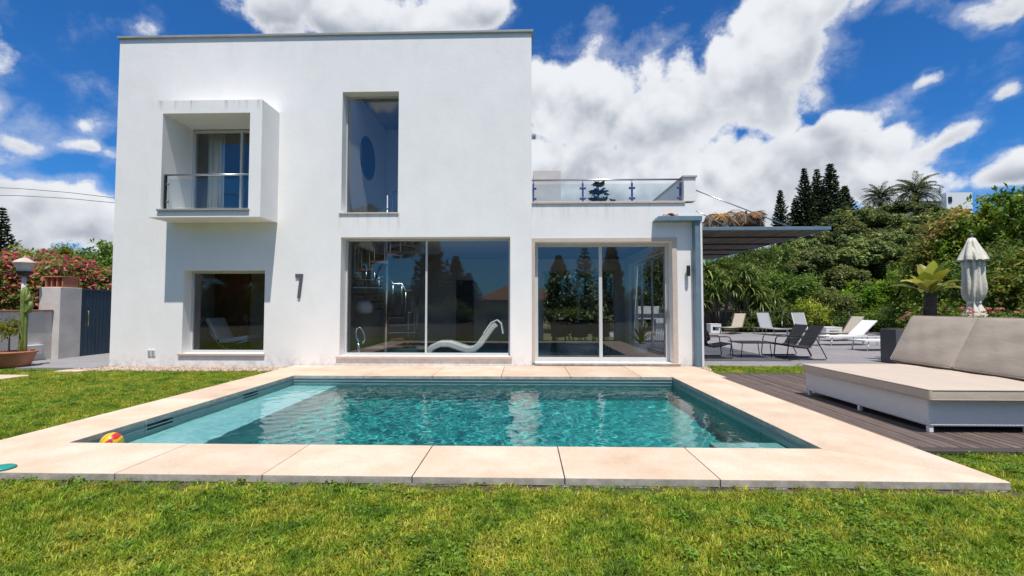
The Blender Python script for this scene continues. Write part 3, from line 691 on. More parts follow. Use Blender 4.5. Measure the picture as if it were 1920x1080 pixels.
# loop sculpture, pendant lamp
sl = thing('loop_sculpture', 'shiny steel loop sculpture behind the lower left corner of the wide window', 'sculpture', (-3.98, 11.15, .05))
lp = [(-3.98 + .10 * math.sin(t) + .10 * (1 - math.cos(t)) * .35, 11.15, .80 - .38 * (1 - math.cos(t)) * .5 - .0 * t) for t in np.linspace(-2.6, 2.9, 26)]
tubeo('loop', lp, [.022 + .012 * abs(k - 13) / 13 for k in range(26)], M['chrome'], sl, 10)
MB().lathe([(.10, .052), (.10, .07), (.05, .12), (.045, .30), (.06, .42)], 16, (-3.98, 11.15, 0)).build('base', M['chrome'], sl, smooth=True)
pn = thing('pendant_lamp', 'white rounded pendant lamp hanging left of the spiral stairs', 'pendant lamp', (-4.35, 12.6, 1.2))
MB().lathe([(.03, 1.48), (.16, 1.45), (.23, 1.34), (.24, 1.25), (.20, 1.16), (.15, 1.12)], 20, (-4.35, 12.6, 0)).build('shade', M['ceramic'], pn, smooth=True)
tubeo('cord', [(-4.35, 12.6, 1.48), (-4.35, 12.6, 2.948)], .006, M['cable'], pn, 6)
# lounge chair in the left room
lc = thing('lounge_chair', 'white leather lounge chair with crossed chrome legs behind the square window', 'lounge chair', (-7.35, 12.0, .05))
def cush(pr, t, y0, y1, nm, par, m): return sheet(pr, t, y0, y1).build(nm, m, par, bevel=.025, seg=2, weld=True)
cush([(-7.75, .43), (-7.4, .46), (-7.02, .52)], .11, 11.7, 12.35, 'seat', lc, M['leather'])
cush([(-7.80, .46), (-7.93, .72), (-8.08, 1.0)], .10, 11.7, 12.35, 'backrest', lc, M['leather'])
for y in (11.74, 12.31):
    tubeo('leg', [(-8.12, y, .98), (-7.98, y, .6), (-7.75, y, .32), (-7.4, y, .16), (-7.15, y, .064)], .014, M['chrome'], lc, 6)
    tubeo('leg', [(-7.0, y, .45), (-7.4, y, .34), (-7.7, y, .2), (-7.88, y, .064)], .014, M['chrome'], lc, 6)
es = thing('easel', 'brown wooden easel standing behind the white lounge chair', 'easel', (-6.75, 12.8, .05))
for dx, dy in ((-.28, -.1), (.28, -.1), (0, .4)): tubeo('leg', [(-6.75, 12.8, 1.75), (-6.75 + dx, 12.8 + dy, .064)], .016, M['wood'], es, 6)
BX('shelf', M['wood'], es, -7.02, -6.48, 12.66, 12.72, .72, .75)
# dining table with chairs, low table, snake plant
dt = thing('dining_table', 'dark dining table inside behind the left sliding pane', 'dining table', (1.55, 14.0, .05))
BX('table_top', M['black'], dt, .75, 2.35, 13.5, 14.5, .76, .80, bevel=.006)
for x in (.85, 2.25):
    for y in (13.6, 14.4): BX('leg', M['black'], dt, x - .03, x + .03, y - .03, y + .03, .052, .758)
def dining_chair():
    c = empty('dining_chair', (0, 0, 0))
    sheet([(-.22, .44), (0, .43), (.22, .46)], .05, -.22, .22).build('seat', M['blackfab'], c, bevel=.012, weld=True)
    mb = MB(); n = 10
    for k in range(n):
        a, b2 = R(200 + 140 * k / n), R(200 + 140 * (k + 1) / n)
        P = lambda t, rr, z: (rr * math.cos(t), rr * math.sin(t), z)
        mb.quad(P(a, .24, .45), P(b2, .24, .45), P(b2, .27, .84), P(a, .27, .84)); mb.quad(P(a, .27, .84), P(b2, .27, .84), P(b2, .245, .84), P(a, .245, .84)); mb.quad(P(a, .215, .45), P(a, .245, .84), P(b2, .245, .84), P(b2, .215, .45))
    mb.build('backrest', M['blackfab'], c, smooth=True, weld=True)
    for x in (-.2, .2):
        for y in (-.2, .2): MB().tube([(x * .8, y * .8, .42), (x * 1.15, y * 1.15, .014)], .012, 6).build('leg', M['black'], c, smooth=True)
    return c
dc = dining_chair()
spots = [(.95, 13.15, 0, 'dark dining chair at the near left of the dining table'), (1.5, 13.1, 0, 'dark dining chair at the near middle of the dining table'), (2.1, 13.15, 0, 'dark dining chair at the near right of the dining table'),
         (1.2, 14.85, 180, 'dark dining chair on the far side of the dining table, left one'), (1.95, 14.85, 180, 'dark dining chair on the far side of the dining table, right one')]
for i, (x, y, a, lab) in enumerate(spots):
    c = dc if i == 0 else copy_tree(dc)
    c.location = (x, y, .05); c.rotation_euler = (0, 0, R(a)); tag(c, lab, 'dining chair', 'chairs round the dining table')
pf = thing('low_table', 'round grey drum table on the floor behind the sliding door', 'low table', (1.35, 12.1, .05))
MB().lathe([(.50, .052), (.54, .12), (.54, .30), (.50, .36), (.0, .365)], 28, (1.35, 12.1, 0)).build('drum', mat('grey_woven', (.30, .30, .31), .9, (.18, .18, .19), 14, .5, 30), pf, smooth=True)
MB().lathe([(.44, .366), (.44, .39), (.0, .392)], 28, (1.35, 12.1, 0)).build('top', M['alu_dark'], pf)

# ------------------------------------------------------------------ foliage generators
def np_mesh(name, V, F, rnd, m):
    me = bpy.data.meshes.new(name); nv, nf = len(V), len(F); k = F.shape[1]
    me.vertices.add(nv); me.vertices.foreach_set('co', np.ascontiguousarray(V, dtype=np.float32).ravel())
    me.loops.add(nf * k); me.loops.foreach_set('vertex_index', np.ascontiguousarray(F, dtype=np.int32).ravel())
    me.polygons.add(nf); me.polygons.foreach_set('loop_start', np.arange(0, nf * k, k, dtype=np.int32))
    a = me.attributes.new('rnd', 'FLOAT', 'POINT'); a.data.foreach_set('value', np.ascontiguousarray(rnd, dtype=np.float32))
    me.update(calc_edges=True); me.materials.append(m); return me
def unit(v): return v / np.maximum(np.linalg.norm(v, axis=-1, keepdims=True), 1e-9)
def leaves(C, D, Nn, ln, wd, rnd):
    """diamond leaves: centre C, long axis D, normal Nn, half length ln, half width wd"""
    S_ = unit(np.cross(D, Nn)); ln = np.asarray(ln)[:, None]; wd = np.asarray(wd)[:, None]
    P = np.stack([C - D * ln, C + S_ * wd + Nn * wd * .25, C + D * ln, C - S_ * wd + Nn * wd * .25], 1).reshape(-1, 3)
    F = np.arange(len(P)).reshape(-1, 4); return P, F, np.repeat(rnd, 4)
def crown_mesh(name, m, r, clumps, per, ln, flat=.8, aspect=.45, shell=.55, droop=0.0, mode='puff'):
    Cs, Ds, Ns, Ls, Rs = [], [], [], [], []
    if mode == 'lobes':          # every clump breaks up into smaller puffs with gaps between them
        sub = []
        for (c, rad) in clumps:
            for k in range(9):
                d = unit(r.normal(size=3)); d[2] = abs(d[2]) * .9 - .15
                sub.append((np.asarray(c) + d * rad * r.uniform(.55, 1.0) * np.array([1, 1, flat]), rad * r.uniform(.25, .5)))
        clumps = sub
    for (c, rad) in clumps:
        cb = r.normal() * .19
        if mode == 'twigs':      # leaves strung along arching twigs
            nt = max(5, int(per * (rad / .7) ** 2 / 11)); 
            for k in range(nt):
                d = unit(r.normal(size=3) + np.array([0, 0, .35])); L_ = rad * r.uniform(.7, 1.7); n = 12; t = np.linspace(.15, 1, n)
                p = np.asarray(c) + d * (t * L_)[:, None]; p[:, 2] -= droop * L_ * t ** 2 * .6
                p = p + r.normal(size=(n, 3)) * .03; tan = d + np.array([0, 0, -droop]) * t[:, None]
                side = unit(np.cross(tan, r.normal(size=(n, 3)))) * np.where(np.arange(n) % 2, 1, -1)[:, None]
                dd = unit(tan * .7 + side * .8 + np.array([0, 0, -.25])); nn = unit(np.cross(dd, np.cross(np.array([0, 0, 1.]), dd)) + r.normal(size=(n, 3)) * .45)
                ll = ln * r.uniform(.65, 1.2, n); Cs.append(p + dd * ll[:, None]); Ds.append(dd); Ns.append(nn); Ls.append(ll); Rs.append(np.clip(.48 + cb + .10 * r.normal() + .12 * r.normal(size=n) + .14 * (t - .5), 0, 1))
            continue
        n = int(per * (rad / .7) ** 2) + 10
        d = unit(r.normal(size=(n, 3))); d[:, 2] = np.where(d[:, 2] < -.35, -d[:, 2], d[:, 2])
        rr = rad * (shell + (1 - shell) * r.random(n) ** .6) * (1 + .22 * np.sin(d[:, 0] * 5 + c[0]) * np.sin(d[:, 1] * 5 + c[1]))
        p = np.asarray(c) + d * rr[:, None] * np.array([1, 1, flat])
        nn = unit(d * .7 + r.normal(size=(n, 3)) * .55 + np.array([0, 0, .35]))
        t = unit(np.cross(nn, r.normal(size=(n, 3)))); t[:, 2] -= droop; t = unit(t)
        Cs.append(p); Ds.append(t); Ns.append(nn); Ls.append(ln * r.uniform(.6, 1.25, n)); Rs.append(np.clip(.5 + cb + r.normal(size=n) * .2, 0, 1))
    C, D, Nn, Ll, Rn = map(np.concatenate, (Cs, Ds, Ns, Ls, Rs))
    P, F, q = leaves(C, D, Nn, Ll, Ll * aspect, Rn)
    return np_mesh(name, P, F, q, m)
def round_clumps(r, n, w, h, zc, lo=.35, hi=.8, bottom=-.5):
    out = []
    while len(out) < n:
        d = unit(r.normal(size=3)); k = r.uniform(.4, 1.12) ** .6 * (1 + .16 * math.sin(d[0] * 4 + n) * math.cos(d[1] * 4))
        if d[2] < bottom: continue
        rad = r.uniform(lo, hi); out.append((np.array([d[0] * k * (w - rad), d[1] * k * (w - rad), zc + d[2] * k * (h - rad)]), rad))
    return out
def trunk_mesh(name, r, H, r0, tips, m):
    mb = MB(); pts = [(0, 0, -.2)]; x = y = 0
    for k in range(1, 6):
        x += r.normal() * .06 * H / 5; y += r.normal() * .06 * H / 5; pts.append((x, y, H * k / 5))
    mb.tube(pts, [r0 * (1.15 - .75 * k / 5) for k in range(6)], 8)
    for t in tips:
        k = int(r.integers(2, 5)); a = Vector(pts[k]); b = Vector(t); mid = a.lerp(b, .5) + Vector((0, 0, .08 * H))
        mb.tube([a, mid, b], [r0 * .45, r0 * .28, r0 * .08], 6)
    me = bpy.data.meshes.new(name); me.from_pydata([tuple(v) for v in mb.v], [], mb.f); me.materials.append(m); me.shade_smooth(); return me

LM = {}
LM['lobed'] = leafmat('grey_green_leaves', [(0, (0.070, 0.105, 0.026)), (.5, (0.176, 0.219, 0.056)), (1, (0.398, 0.401, 0.120))])
LM['bright'] = leafmat('bright_green_leaves', [(0, (0.047, 0.105, 0.009)), (.5, (0.156, 0.267, 0.020)), (1, (0.406, 0.462, 0.039))])
LM['yellow'] = leafmat('yellow_green_leaves', [(0, (0.078, 0.125, 0.011)), (.5, (0.260, 0.300, 0.022)), (1, (0.468, 0.425, 0.055))])
LM['mid'] = leafmat('mid_green_leaves', [(0, (0.043, 0.083, 0.014)), (.5, (0.120, 0.196, 0.029)), (1, (0.256, 0.302, 0.058))])
LM['rusty'] = leafmat('rusty_tipped_leaves', [(0, (.05, .10, .012)), (.5, (.16, .23, .026)), (.82, (.30, .33, .05)), (.96, (.36, .33, .06)), (1, (.40, .25, .08))])
LM['conifer'] = leafmat('dark_conifer_needles', [(0, (.018, .036, .014)), (.5, (.055, .085, .032)), (1, (.13, .15, .06))], trans=.2)
LM['boug'] = leafmat('bougainvillea_leaves', [(0, (0.026, 0.065, 0.010)), (.40, (0.104, 0.169, 0.024)), (.60, (0.260, 0.286, 0.048)), (.72, (0.390, 0.143, 0.072)), (.80, (0.650, 0.078, 0.144)), (.9, (0.800, 0.052, 0.192)), (1, (0.800, 0.130, 0.336))])
LM['palm'] = leafmat('palm_leaflets', [(0, (0.060, 0.084, 0.026)), (.5, (0.135, 0.168, 0.058)), (1, (0.285, 0.308, 0.130))])
LM['dead'] = leafmat('dry_fronds', [(0, (.16, .10, .055)), (.5, (.30, .21, .14)), (1, (.44, .37, .29))], trans=.15)
LM['ochre'] = leafmat('ochre_fronds', [(0, (.25, .11, .02)), (.5, (.42, .20, .04)), (1, (.55, .32, .10))], trans=.2)
LM['yucca'] = leafmat('strap_leaves', [(0, (0.058, 0.105, 0.021)), (.5, (0.176, 0.245, 0.051)), (1, (0.468, 0.508, 0.143))], rough=.35)
LM['banana'] = leafmat('broad_yellow_leaves', [(0, (.16, .20, .02)), (.5, (.34, .34, .04)), (1, (.52, .44, .07))], rough=.4)
LM['pinkflower'] = leafmat('pink_petals', [(0, (.60, .10, .14)), (.5, (.72, .20, .22)), (1, (.75, .35, .28))])

PROTO = {}
def proto(key, w, h, H, seed, n, per, ln, lm, lo, hi, trunk_r=.14, **kw):
    r = np.random.default_rng(seed); cl = round_clumps(r, n, w, h, H - h, lo, hi)
    crown = crown_mesh(key + '_crown', LM[lm], r, cl, per, ln, **kw)
    tips = [tuple(c[0]) for c in cl[::max(1, n // 9)]][:9]
    PROTO[key] = (crown, trunk_mesh(key + '_trunk', r, max(H - h * .9, H * .45), trunk_r, tips, M['bark']), H)
proto('lobed_a', 3.4, 3.0, 6.5, 11, 34, 760, .105, 'lobed', .6, 1.35, mode='lobes', flat=1.0)
proto('lobed_b', 3.0, 3.3, 6.5, 12, 30, 760, .105, 'lobed', .5, 1.3, mode='lobes', flat=1.0)
proto('bright_a', 2.8, 2.6, 5.5, 13, 40, 430, .12, 'bright', .35, .9, mode='twigs', droop=.6)
proto('rusty_a', 3.0, 3.0, 6.0, 14, 42, 420, .12, 'rusty', .35, .95, mode='twigs', droop=.5)
proto('mid_a', 2.8, 2.8, 5.5, 15, 40, 440, .11, 'mid', .4, 1.0, mode='twigs', droop=.3, aspect=.35)
proto('shrub_a', 1.2, .85, 1.6, 16, 30, 800, .055, 'bright', .22, .45, trunk_r=.05, mode='twigs', droop=.4)
proto('shrub_b', 1.2, .85, 1.6, 17, 30, 800, .055, 'mid', .22, .45, trunk_r=.05, mode='twigs', droop=.3, aspect=.3)
proto('boug_a', 1.6, 1.5, 3.0, 18, 60, 300, .065, 'boug', .3, .6, trunk_r=.07)

def put_tree(key, name, label, cat, x, y, top, wid=None, base=None, rz=None, group=None, lm=None):
    crown, trunk, H = PROTO[key]
    if base is None: base = float(hill_height(np.array(x), np.array(y))) + GZ
    s = (top - base) / H; sw = s if wid is None else wid
    t = thing(name, label, cat, (x, y, base), group); t.rotation_euler = (0, 0, random.uniform(0, 6.28) if rz is None else rz)
    for nm, me in (('trunk', trunk), ('crown', crown)):
        o = bpy.data.objects.new(nm, me); COL.objects.link(o); o.parent = t; o.scale = (sw, sw, s)
        if lm and nm == 'crown': o.material_slots[0].link = 'OBJECT'; o.material_slots[0].material = LM[lm]
    return t
def UX(u, dpt): return (u - 985) / 880 * dpt
def VZ(v, dpt): return 1.3 + (575 - v) / 880 * dpt
ORD = ['first', 'second', 'third', 'fourth', 'fifth', 'sixth', 'seventh', 'eighth', 'ninth', 'tenth', 'eleventh', 'twelfth']

# conifer
def conifer_mesh(name, r, H, W, levels, lm, droop=.25, gap=0.0, tip=.0):
    Cs, Ds, Ns, Ls, Rs = [], [], [], [], []; tw_ = MB()
    tw_.tube([(0, 0, -.2), (0, 0, H * .55), (0, 0, H)], [W * .09, W * .05, .015], 7)
    for k in range(levels):
        t = k / levels; z0 = H * (.08 + .92 * t); rad = W * (1 - t) ** .85 * r.uniform(.75, 1.1) + .10
        nb = int(5 + 4 * (1 - t)); a0 = r.uniform(0, 6.28)
        for j in range(nb):
            a = a0 + 6.283 * j / nb + r.normal() * .15; L_ = rad * r.uniform(.7, 1.15); n = int(16 + 34 * L_ / W * (1 if gap == 0 else .8))
            q = r.random(n) ** .7; dirv = np.array([math.cos(a), math.sin(a), 0.]); side = np.array([-math.sin(a), math.cos(a), 0.])
            c = dirv * (q * L_)[:, None]; c[:, 2] = z0 - droop * L_ * q + tip * L_ * q ** 3
            c = c + side * (r.normal(size=n) * .13 * L_ * (1 - .4 * q))[:, None] + np.array([0, 0, 1]) * (r.normal(size=n) * .05 * L_)[:, None]
            Cs.append(c); Ds.append(unit(dirv + r.normal(size=(n, 3)) * .4)); Ns.append(unit(np.array([0, 0, 1.]) + r.normal(size=(n, 3)) * .5)); Ls.append(np.full(n, .055 * W + .06) * r.uniform(.7, 1.2, n)); Rs.append(np.clip(.5 + .2 * r.normal(size=n), 0, 1))
    C, D, Nn, Ll, Rn = map(np.concatenate, (Cs, Ds, Ns, Ls, Rs)); P, F, q = leaves(C, D, Nn, Ll, Ll * .4, Rn)
    crown = np_mesh(name + '_crown', P, F, q, LM[lm])
    me = bpy.data.meshes.new(name + '_trunk'); me.from_pydata([tuple(v) for v in tw_.v], [], tw_.f); me.materials.append(M['bark']); me.shade_smooth()
    PROTO[name] = (crown, me, H)
conifer_mesh('spire_a', np.random.default_rng(21), 10, 1.5, 46, 'conifer', droop=.15, tip=.5)
conifer_mesh('spire_b', np.random.default_rng(22), 10, 1.7, 42, 'conifer', droop=.10, tip=.5)
conifer_mesh('araucaria', np.random.default_rng(23), 8, 2.6, 19, 'conifer', droop=.30, gap=1, tip=.5)
def cypress_mesh(name, seed, H, W):
    r = np.random.default_rng(seed); n = 16000; t = r.random(n) ** .8
    rad = W * np.sin(np.clip(t * .93 + .05, 0, 1) * math.pi) ** .7 * (1 - .45 * t); a = r.random(n) * 6.283
    rr = rad * (.55 + .5 * r.random(n)) * (1 + .22 * np.sin(a * 4 + t * 23) + .16 * np.sin(t * 61 + a * 2))
    C = np.stack([rr * np.cos(a), rr * np.sin(a), .3 + t * (H - .3)], -1); d = np.stack([np.cos(a) * .4, np.sin(a) * .4, np.ones(n)], -1)
    P, F, q = leaves(C, unit(d + r.normal(size=(n, 3)) * .25), unit(np.stack([np.cos(a), np.sin(a), .2 + 0 * a], -1) + r.normal(size=(n, 3)) * .4), np.full(n, .26) * r.uniform(.6, 1.3, n), np.full(n, .06), np.clip(.5 + .2 * r.normal(size=n), 0, 1))
    me = bpy.data.meshes.new(name + '_trunk'); mb = MB().tube([(0, 0, -.2), (0, 0, H * .8)], [.16, .03], 7); me.from_pydata([tuple(v) for v in mb.v], [], mb.f); me.materials.append(M['bark'])
    PROTO[name] = (np_mesh(name + '_crown', P, F, q, LM['conifer']), me, H)
cypress_mesh('cypress', 24, 8, 1.0)

# palms
def frond(r, L_, a, e0, droop, leaf, nl=34, w=.018, curl=.0):
    """one feather frond: returns leaflet arrays and the rachis points"""
    pts = []; p = np.zeros(3); e = e0; st = L_ / 10
    for k in range(11):
        pts.append(p.copy()); p = p + st * np.array([math.cos(a) * math.cos(e), math.sin(a) * math.cos(e), math.sin(e)]); e -= droop / 10 * (1 + k * .12)
    pts = np.array(pts); q = np.linspace(.18, .98, nl); idx = np.clip((q * 10).astype(int), 0, 9); fr_ = (q * 10 - idx)[:, None]
    base = pts[idx] * (1 - fr_) + pts[idx + 1] * fr_; tan = unit(pts[idx + 1] - pts[idx]); side = np.array([-math.sin(a), math.cos(a), 0.])
    Cs, Ds, Ns, Ls = [], [], [], []
    for s_ in (1, -1):
        ll = leaf * np.sin(np.clip(q * .9 + .12, 0, 1) * math.pi) ** .5 * r.uniform(.85, 1.1, nl)
        d = unit(tan * .75 + side * s_ * .75 + np.array([0, 0, .15 - curl]) + r.normal(size=(nl, 3)) * .08); Cs.append(base + d * (ll * .5)[:, None]); Ds.append(d)
        Ns.append(unit(np.cross(tan, side) * -s_ * 0 + np.array([0, 0, 1.]) + side * -s_ * .5 + r.normal(size=(nl, 3)) * .15)); Ls.append(ll * .5)
    C, D, Nn, Ll = map(np.concatenate, (Cs, Ds, Ns, Ls)); return C, D, Nn, Ll, pts
def palm(name, r, n, L_, leaf, e_lo, e_hi, droop, lm, curl=0., wd=.03):
    Cs, Ds, Ns, Ls, Rs = [], [], [], [], []; mb = MB()
    for k in range(n):
        a = k * 2.39996 + r.normal() * .15; e = e_lo + (e_hi - e_lo) * (k + .5) / n
        C, D, Nn, Ll, pts = frond(r, L_ * r.uniform(.85, 1.1), a, e, droop * r.uniform(.8, 1.25), leaf, curl=curl)
        Cs.append(C); Ds.append(D); Ns.append(Nn); Ls.append(Ll); Rs.append(np.clip(.5 + .12 * r.normal() + .15 * r.normal(size=len(C)), 0, 1))
        mb.tube([tuple(p) for p in pts[::2]], [.03, .025, .02, .015, .01, .006], 4)
    C, D, Nn, Ll, Rn = map(np.concatenate, (Cs, Ds, Ns, Ls, Rs)); P, F, q = leaves(C, D, Nn, Ll, np.full(len(Ll), wd), Rn)
    k0 = len(P); P = np.concatenate([P, np.array([tuple(v) for v in mb.v])]); quads = np.array([f for f in mb.f if len(f) == 4]) + k0
    F = np.concatenate([F, quads]); q = np.concatenate([q, np.full(len(mb.v), .6)])
    return np_mesh(name, P, F, q, LM[lm])
pr_ = np.random.default_rng(31)
PALM_GREEN = palm('palm_crown_green', pr_, 46, 2.6, .55, -.35, 1.35, .9, 'palm', wd=.035)
PALM_DEAD = palm('palm_crown_dead', pr_, 26, 1.9, .95, -.5, 1.25, 2.6, 'dead', curl=1.0, wd=.018)
PALM_OCHRE = palm('palm_crown_ochre', pr_, 9, 1.0, .5, .2, 1.2, 1.9, 'ochre', curl=.6, wd=.022)
def put_palm(label, x, y, crown_z, base, s, crowns, group=None, r0=.22):
    t = thing('palm_tree', label, 'palm tree', (x, y, base), group); h = crown_z - base
    mb = MB(); pts = []; rad = []
    for k in range(17):
        pts.append((x + .04 * math.sin(k * .5), y, base - .1 + (h + .1) * k / 16)); rad.append(r0 * (1.1 + (.08 if k % 2 else -.04)))
    mb.tube(pts, rad, 12).build('trunk', M['palmbark'], t, smooth=True)
    for nm, me, dz, ss in crowns:
        o = bpy.data.objects.new(nm, me); COL.objects.link(o); o.parent = t; o.location = (0, 0, h + dz); o.scale = (s * ss,) * 3; o.rotation_euler = (0, 0, random.uniform(0, 6))
    return t
# strap-leaf rosettes (yucca, snake plant)
def rosette(r, c, n, L_, wd, e_lo, e_hi, bend):
    V, F, Q = [], [], []
    for k in range(n):
        a = k * 2.39996 + r.normal() * .2; e = e_lo + (e_hi - e_lo) * r.random() ** .8; l = L_ * r.uniform(.7, 1.1); p = np.array(c, float); side = np.array([-math.sin(a), math.cos(a), 0.]); i0 = len(V); q = np.clip(.5 + .22 * r.normal(), 0, 1)
        for j in range(5):
            w_ = wd * (.7, 1.0, .9, .6, .05)[j]; V += [p - side * w_, p + side * w_]; Q += [q, q]
            p = p + l / 4 * np.array([math.cos(a) * math.cos(e), math.sin(a) * math.cos(e), math.sin(e)]); e -= bend / 4 * (1 + j * .3)
        F += [(i0 + 2 * j, i0 + 2 * j + 1, i0 + 2 * j + 3, i0 + 2 * j + 2) for j in range(4)]
    return V, F, Q
def rosette_mesh(name, r, heads, n, L_, wd, e_lo, e_hi, bend, lm):
    V, F, Q = [], [], []
    for c in heads:
        v, f, q = rosette(r, c, n, L_, wd, e_lo, e_hi, bend); k = len(V); V += v; F += [tuple(i + k for i in t) for t in f]; Q += q
    return np_mesh(name, np.array(V), np.array(F), np.array(Q), LM[lm])

sn = thing('snake_plant', 'snake plant in a white pot behind the right sliding pane', 'potted plant', (3.0, 12.35, .05))
MB().lathe([(.14, .052), (.16, .10), (.17, .34), (.15, .34), (.14, .30)], 24, (3.0, 12.35, 0)).build('pot', M['ceramic'], sn, smooth=True)
o = bpy.data.objects.new('leaves', rosette_mesh('snake_leaves', np.random.default_rng(5), [(0, 0, .28)], 22, .68, .035, .5, 1.45, .9, 'yellow')); COL.objects.link(o); o.parent = sn

# outdoor kitchen seen through the wing
ok_ = thing('outdoor_kitchen', 'white outdoor kitchen counter seen through the sliding door glass', 'outdoor kitchen', (5.2, 18.6, GZ))
MB().holes(4.0, 6.6, .0, .98, 18.3, 18.95, [(4.35, 5.05, .18, .82)]).build('counter', M['white'], ok_)
BX('worktop', M['terrace'], ok_, 3.95, 6.65, 18.25, 19.0, .983, 1.03, bevel=.006)
BX('back_panel', M['white'], ok_, 4.0, 6.6, 18.97, 19.05, 1.033, 1.32)
gr_ = thing('barbecue', 'black barbecue grill standing on the white outdoor kitchen', 'barbecue', (5.7, 18.6, 1.03))
BX('fire_box', M['black'], gr_, 5.3, 6.1, 18.35, 18.85, 1.034, 1.13, bevel=.01)
MB().prism([(18.36, 1.133), (18.84, 1.133), (18.84, 1.22), (18.70, 1.34), (18.48, 1.34), (18.36, 1.22)], 5.31, 6.09, 'x').build('hood', M['black'], gr_, bevel=.015)
tubeo('handle', [(5.45, 18.33, 1.22), (5.95, 18.33, 1.22)], .012, M['steel'], gr_)
# upstairs
dk = MB().lathe([(0.001, 0), (.60, 0), (.62, .02), (.60, .04), (.001, .045)], 48).build('wall_disc', M['darkdisc'], None, smooth=False)
dk.location = (-4.595, 13.4, 5.62); dk.rotation_euler = (0, R(90), 0); tag(dk, 'dark round woven disc on the white stairwell wall upstairs', 'wall ornament')
lr = thing('landing_rail', 'blue-grey steel stair rail behind the tall upper window', 'stair rail', (-3.3, 12.3, 3.25))
tubeo('post', [(-3.34, 11.7, 3.253), (-3.34, 11.7, 4.22)], .03, M['steel'], lr); tubeo('top_rail', [(-3.34, 11.7, 4.22), (-2.4, 11.7, 4.22)], .022, M['steel'], lr)
tubeo('stair_rail', [(-4.5, 11.9, 3.3), (-3.34, 11.7, 3.85)], .02, M['steel'], lr)
for k in range(6): tubeo('baluster', [(-3.2 + k * .15, 11.7, 3.253), (-3.2 + k * .15, 11.7, 4.21)], .008, M['steel'], lr, 6)
def curtain(label, x0, x1, y, z0, z1):
    mb = MB(); n = 36; V = []
    for k in range(n + 1):
        t = k / n; x = x0 + (x1 - x0) * t; V.append((x, y + .035 * math.sin(t * 22) + .015 * math.sin(t * 51)))
    for k in range(n): mb.quad((V[k][0], V[k][1], z0), (V[k + 1][0], V[k + 1][1], z0), (V[k + 1][0] * .97 + .03 * x0, V[k + 1][1], z1), (V[k][0] * .97 + .03 * x0, V[k][1], z1))
    o = mb.build('curtain', M['curtain'], None, smooth=True, weld=True); tag(o, label, 'curtain')
    sd = o.modifiers.new('thick', 'SOLIDIFY'); sd.thickness = .008; return o
curtain('pale gathered curtain behind the left pane of the balcony door', -7.55, -7.15, 10.86, 3.26, 5.6)
curtain('pale narrow curtain hanging inside the right end of the wing', 3.30, 3.46, 11.15, .06, 2.9)

# ------------------------------------------------------------------ deck and daybed
deck = thing('timber_deck', 'weathered dark timber deck of long narrow boards beside the pool', 'deck', (6.2, 7, GZ))
DZ = -.02
bm_ = MB().box(-.0415, .0415, -2.425, 2.425, -.028, 0).build('board', M['deck'], deck, local=True, bevel=.004, seg=1)
x = 3.665; first = True
while x < 9.3:
    o = bm_ if first else bm_.copy()
    if not first: COL.objects.link(o)
    first = False
    o.parent = deck; o.location = (x - 6.2, 7.01 - 7 + random.uniform(-.003, .003), DZ - GZ + random.uniform(-.003, .001)); x += .0965
BX('edge_board', M['deck_dark'], deck, 3.62, 9.32, 4.46, 4.575, DZ - .03, DZ + .001, bevel=.004)
BX('fascia_board', M['deck_dark'], deck, 3.66, 9.32, 4.50, 4.53, GZ - .02, DZ - .045, bevel=.003)
BX('edge_board', M['deck_dark'], deck, 3.62, 9.32, 9.445, 9.53, DZ - .03, DZ + .001, bevel=.004)
BX('gap_shade_sheet', M['black'], deck, 3.65, 9.3, 4.6, 9.4, GZ + .001, DZ - .034)  # black sheet below all boards, stands in for the shade in their gaps

m, N, L, b = newmat('white_wicker'); b.inputs['Base Color'].default_value = (.70, .70, .69, 1); b.inputs['Roughness'].default_value = .55
g_ = N.new('ShaderNodeNewGeometry')
wv = N.new('ShaderNodeTexWave'); wv.bands_direction = 'Z'; wv.inputs['Scale'].default_value = 22; wv.inputs['Distortion'].default_value = 0; L.new(g_.outputs['Position'], wv.inputs['Vector'])
wv2 = N.new('ShaderNodeTexWave'); wv2.bands_direction = 'DIAGONAL'; wv2.inputs['Scale'].default_value = 16; L.new(g_.outputs['Position'], wv2.inputs['Vector'])
mu = N.new('ShaderNodeMath'); mu.operation = 'MULTIPLY'; L.new(wv.outputs['Fac'], mu.inputs[0]); L.new(wv2.outputs['Fac'], mu.inputs[1])
bp = N.new('ShaderNodeBump'); bp.inputs['Strength'].default_value = .45; bp.inputs['Distance'].default_value = .008; L.new(mu.outputs[0], bp.inputs['Height']); L.new(bp.outputs[0], b.inputs['Normal'])
M['wicker'] = m
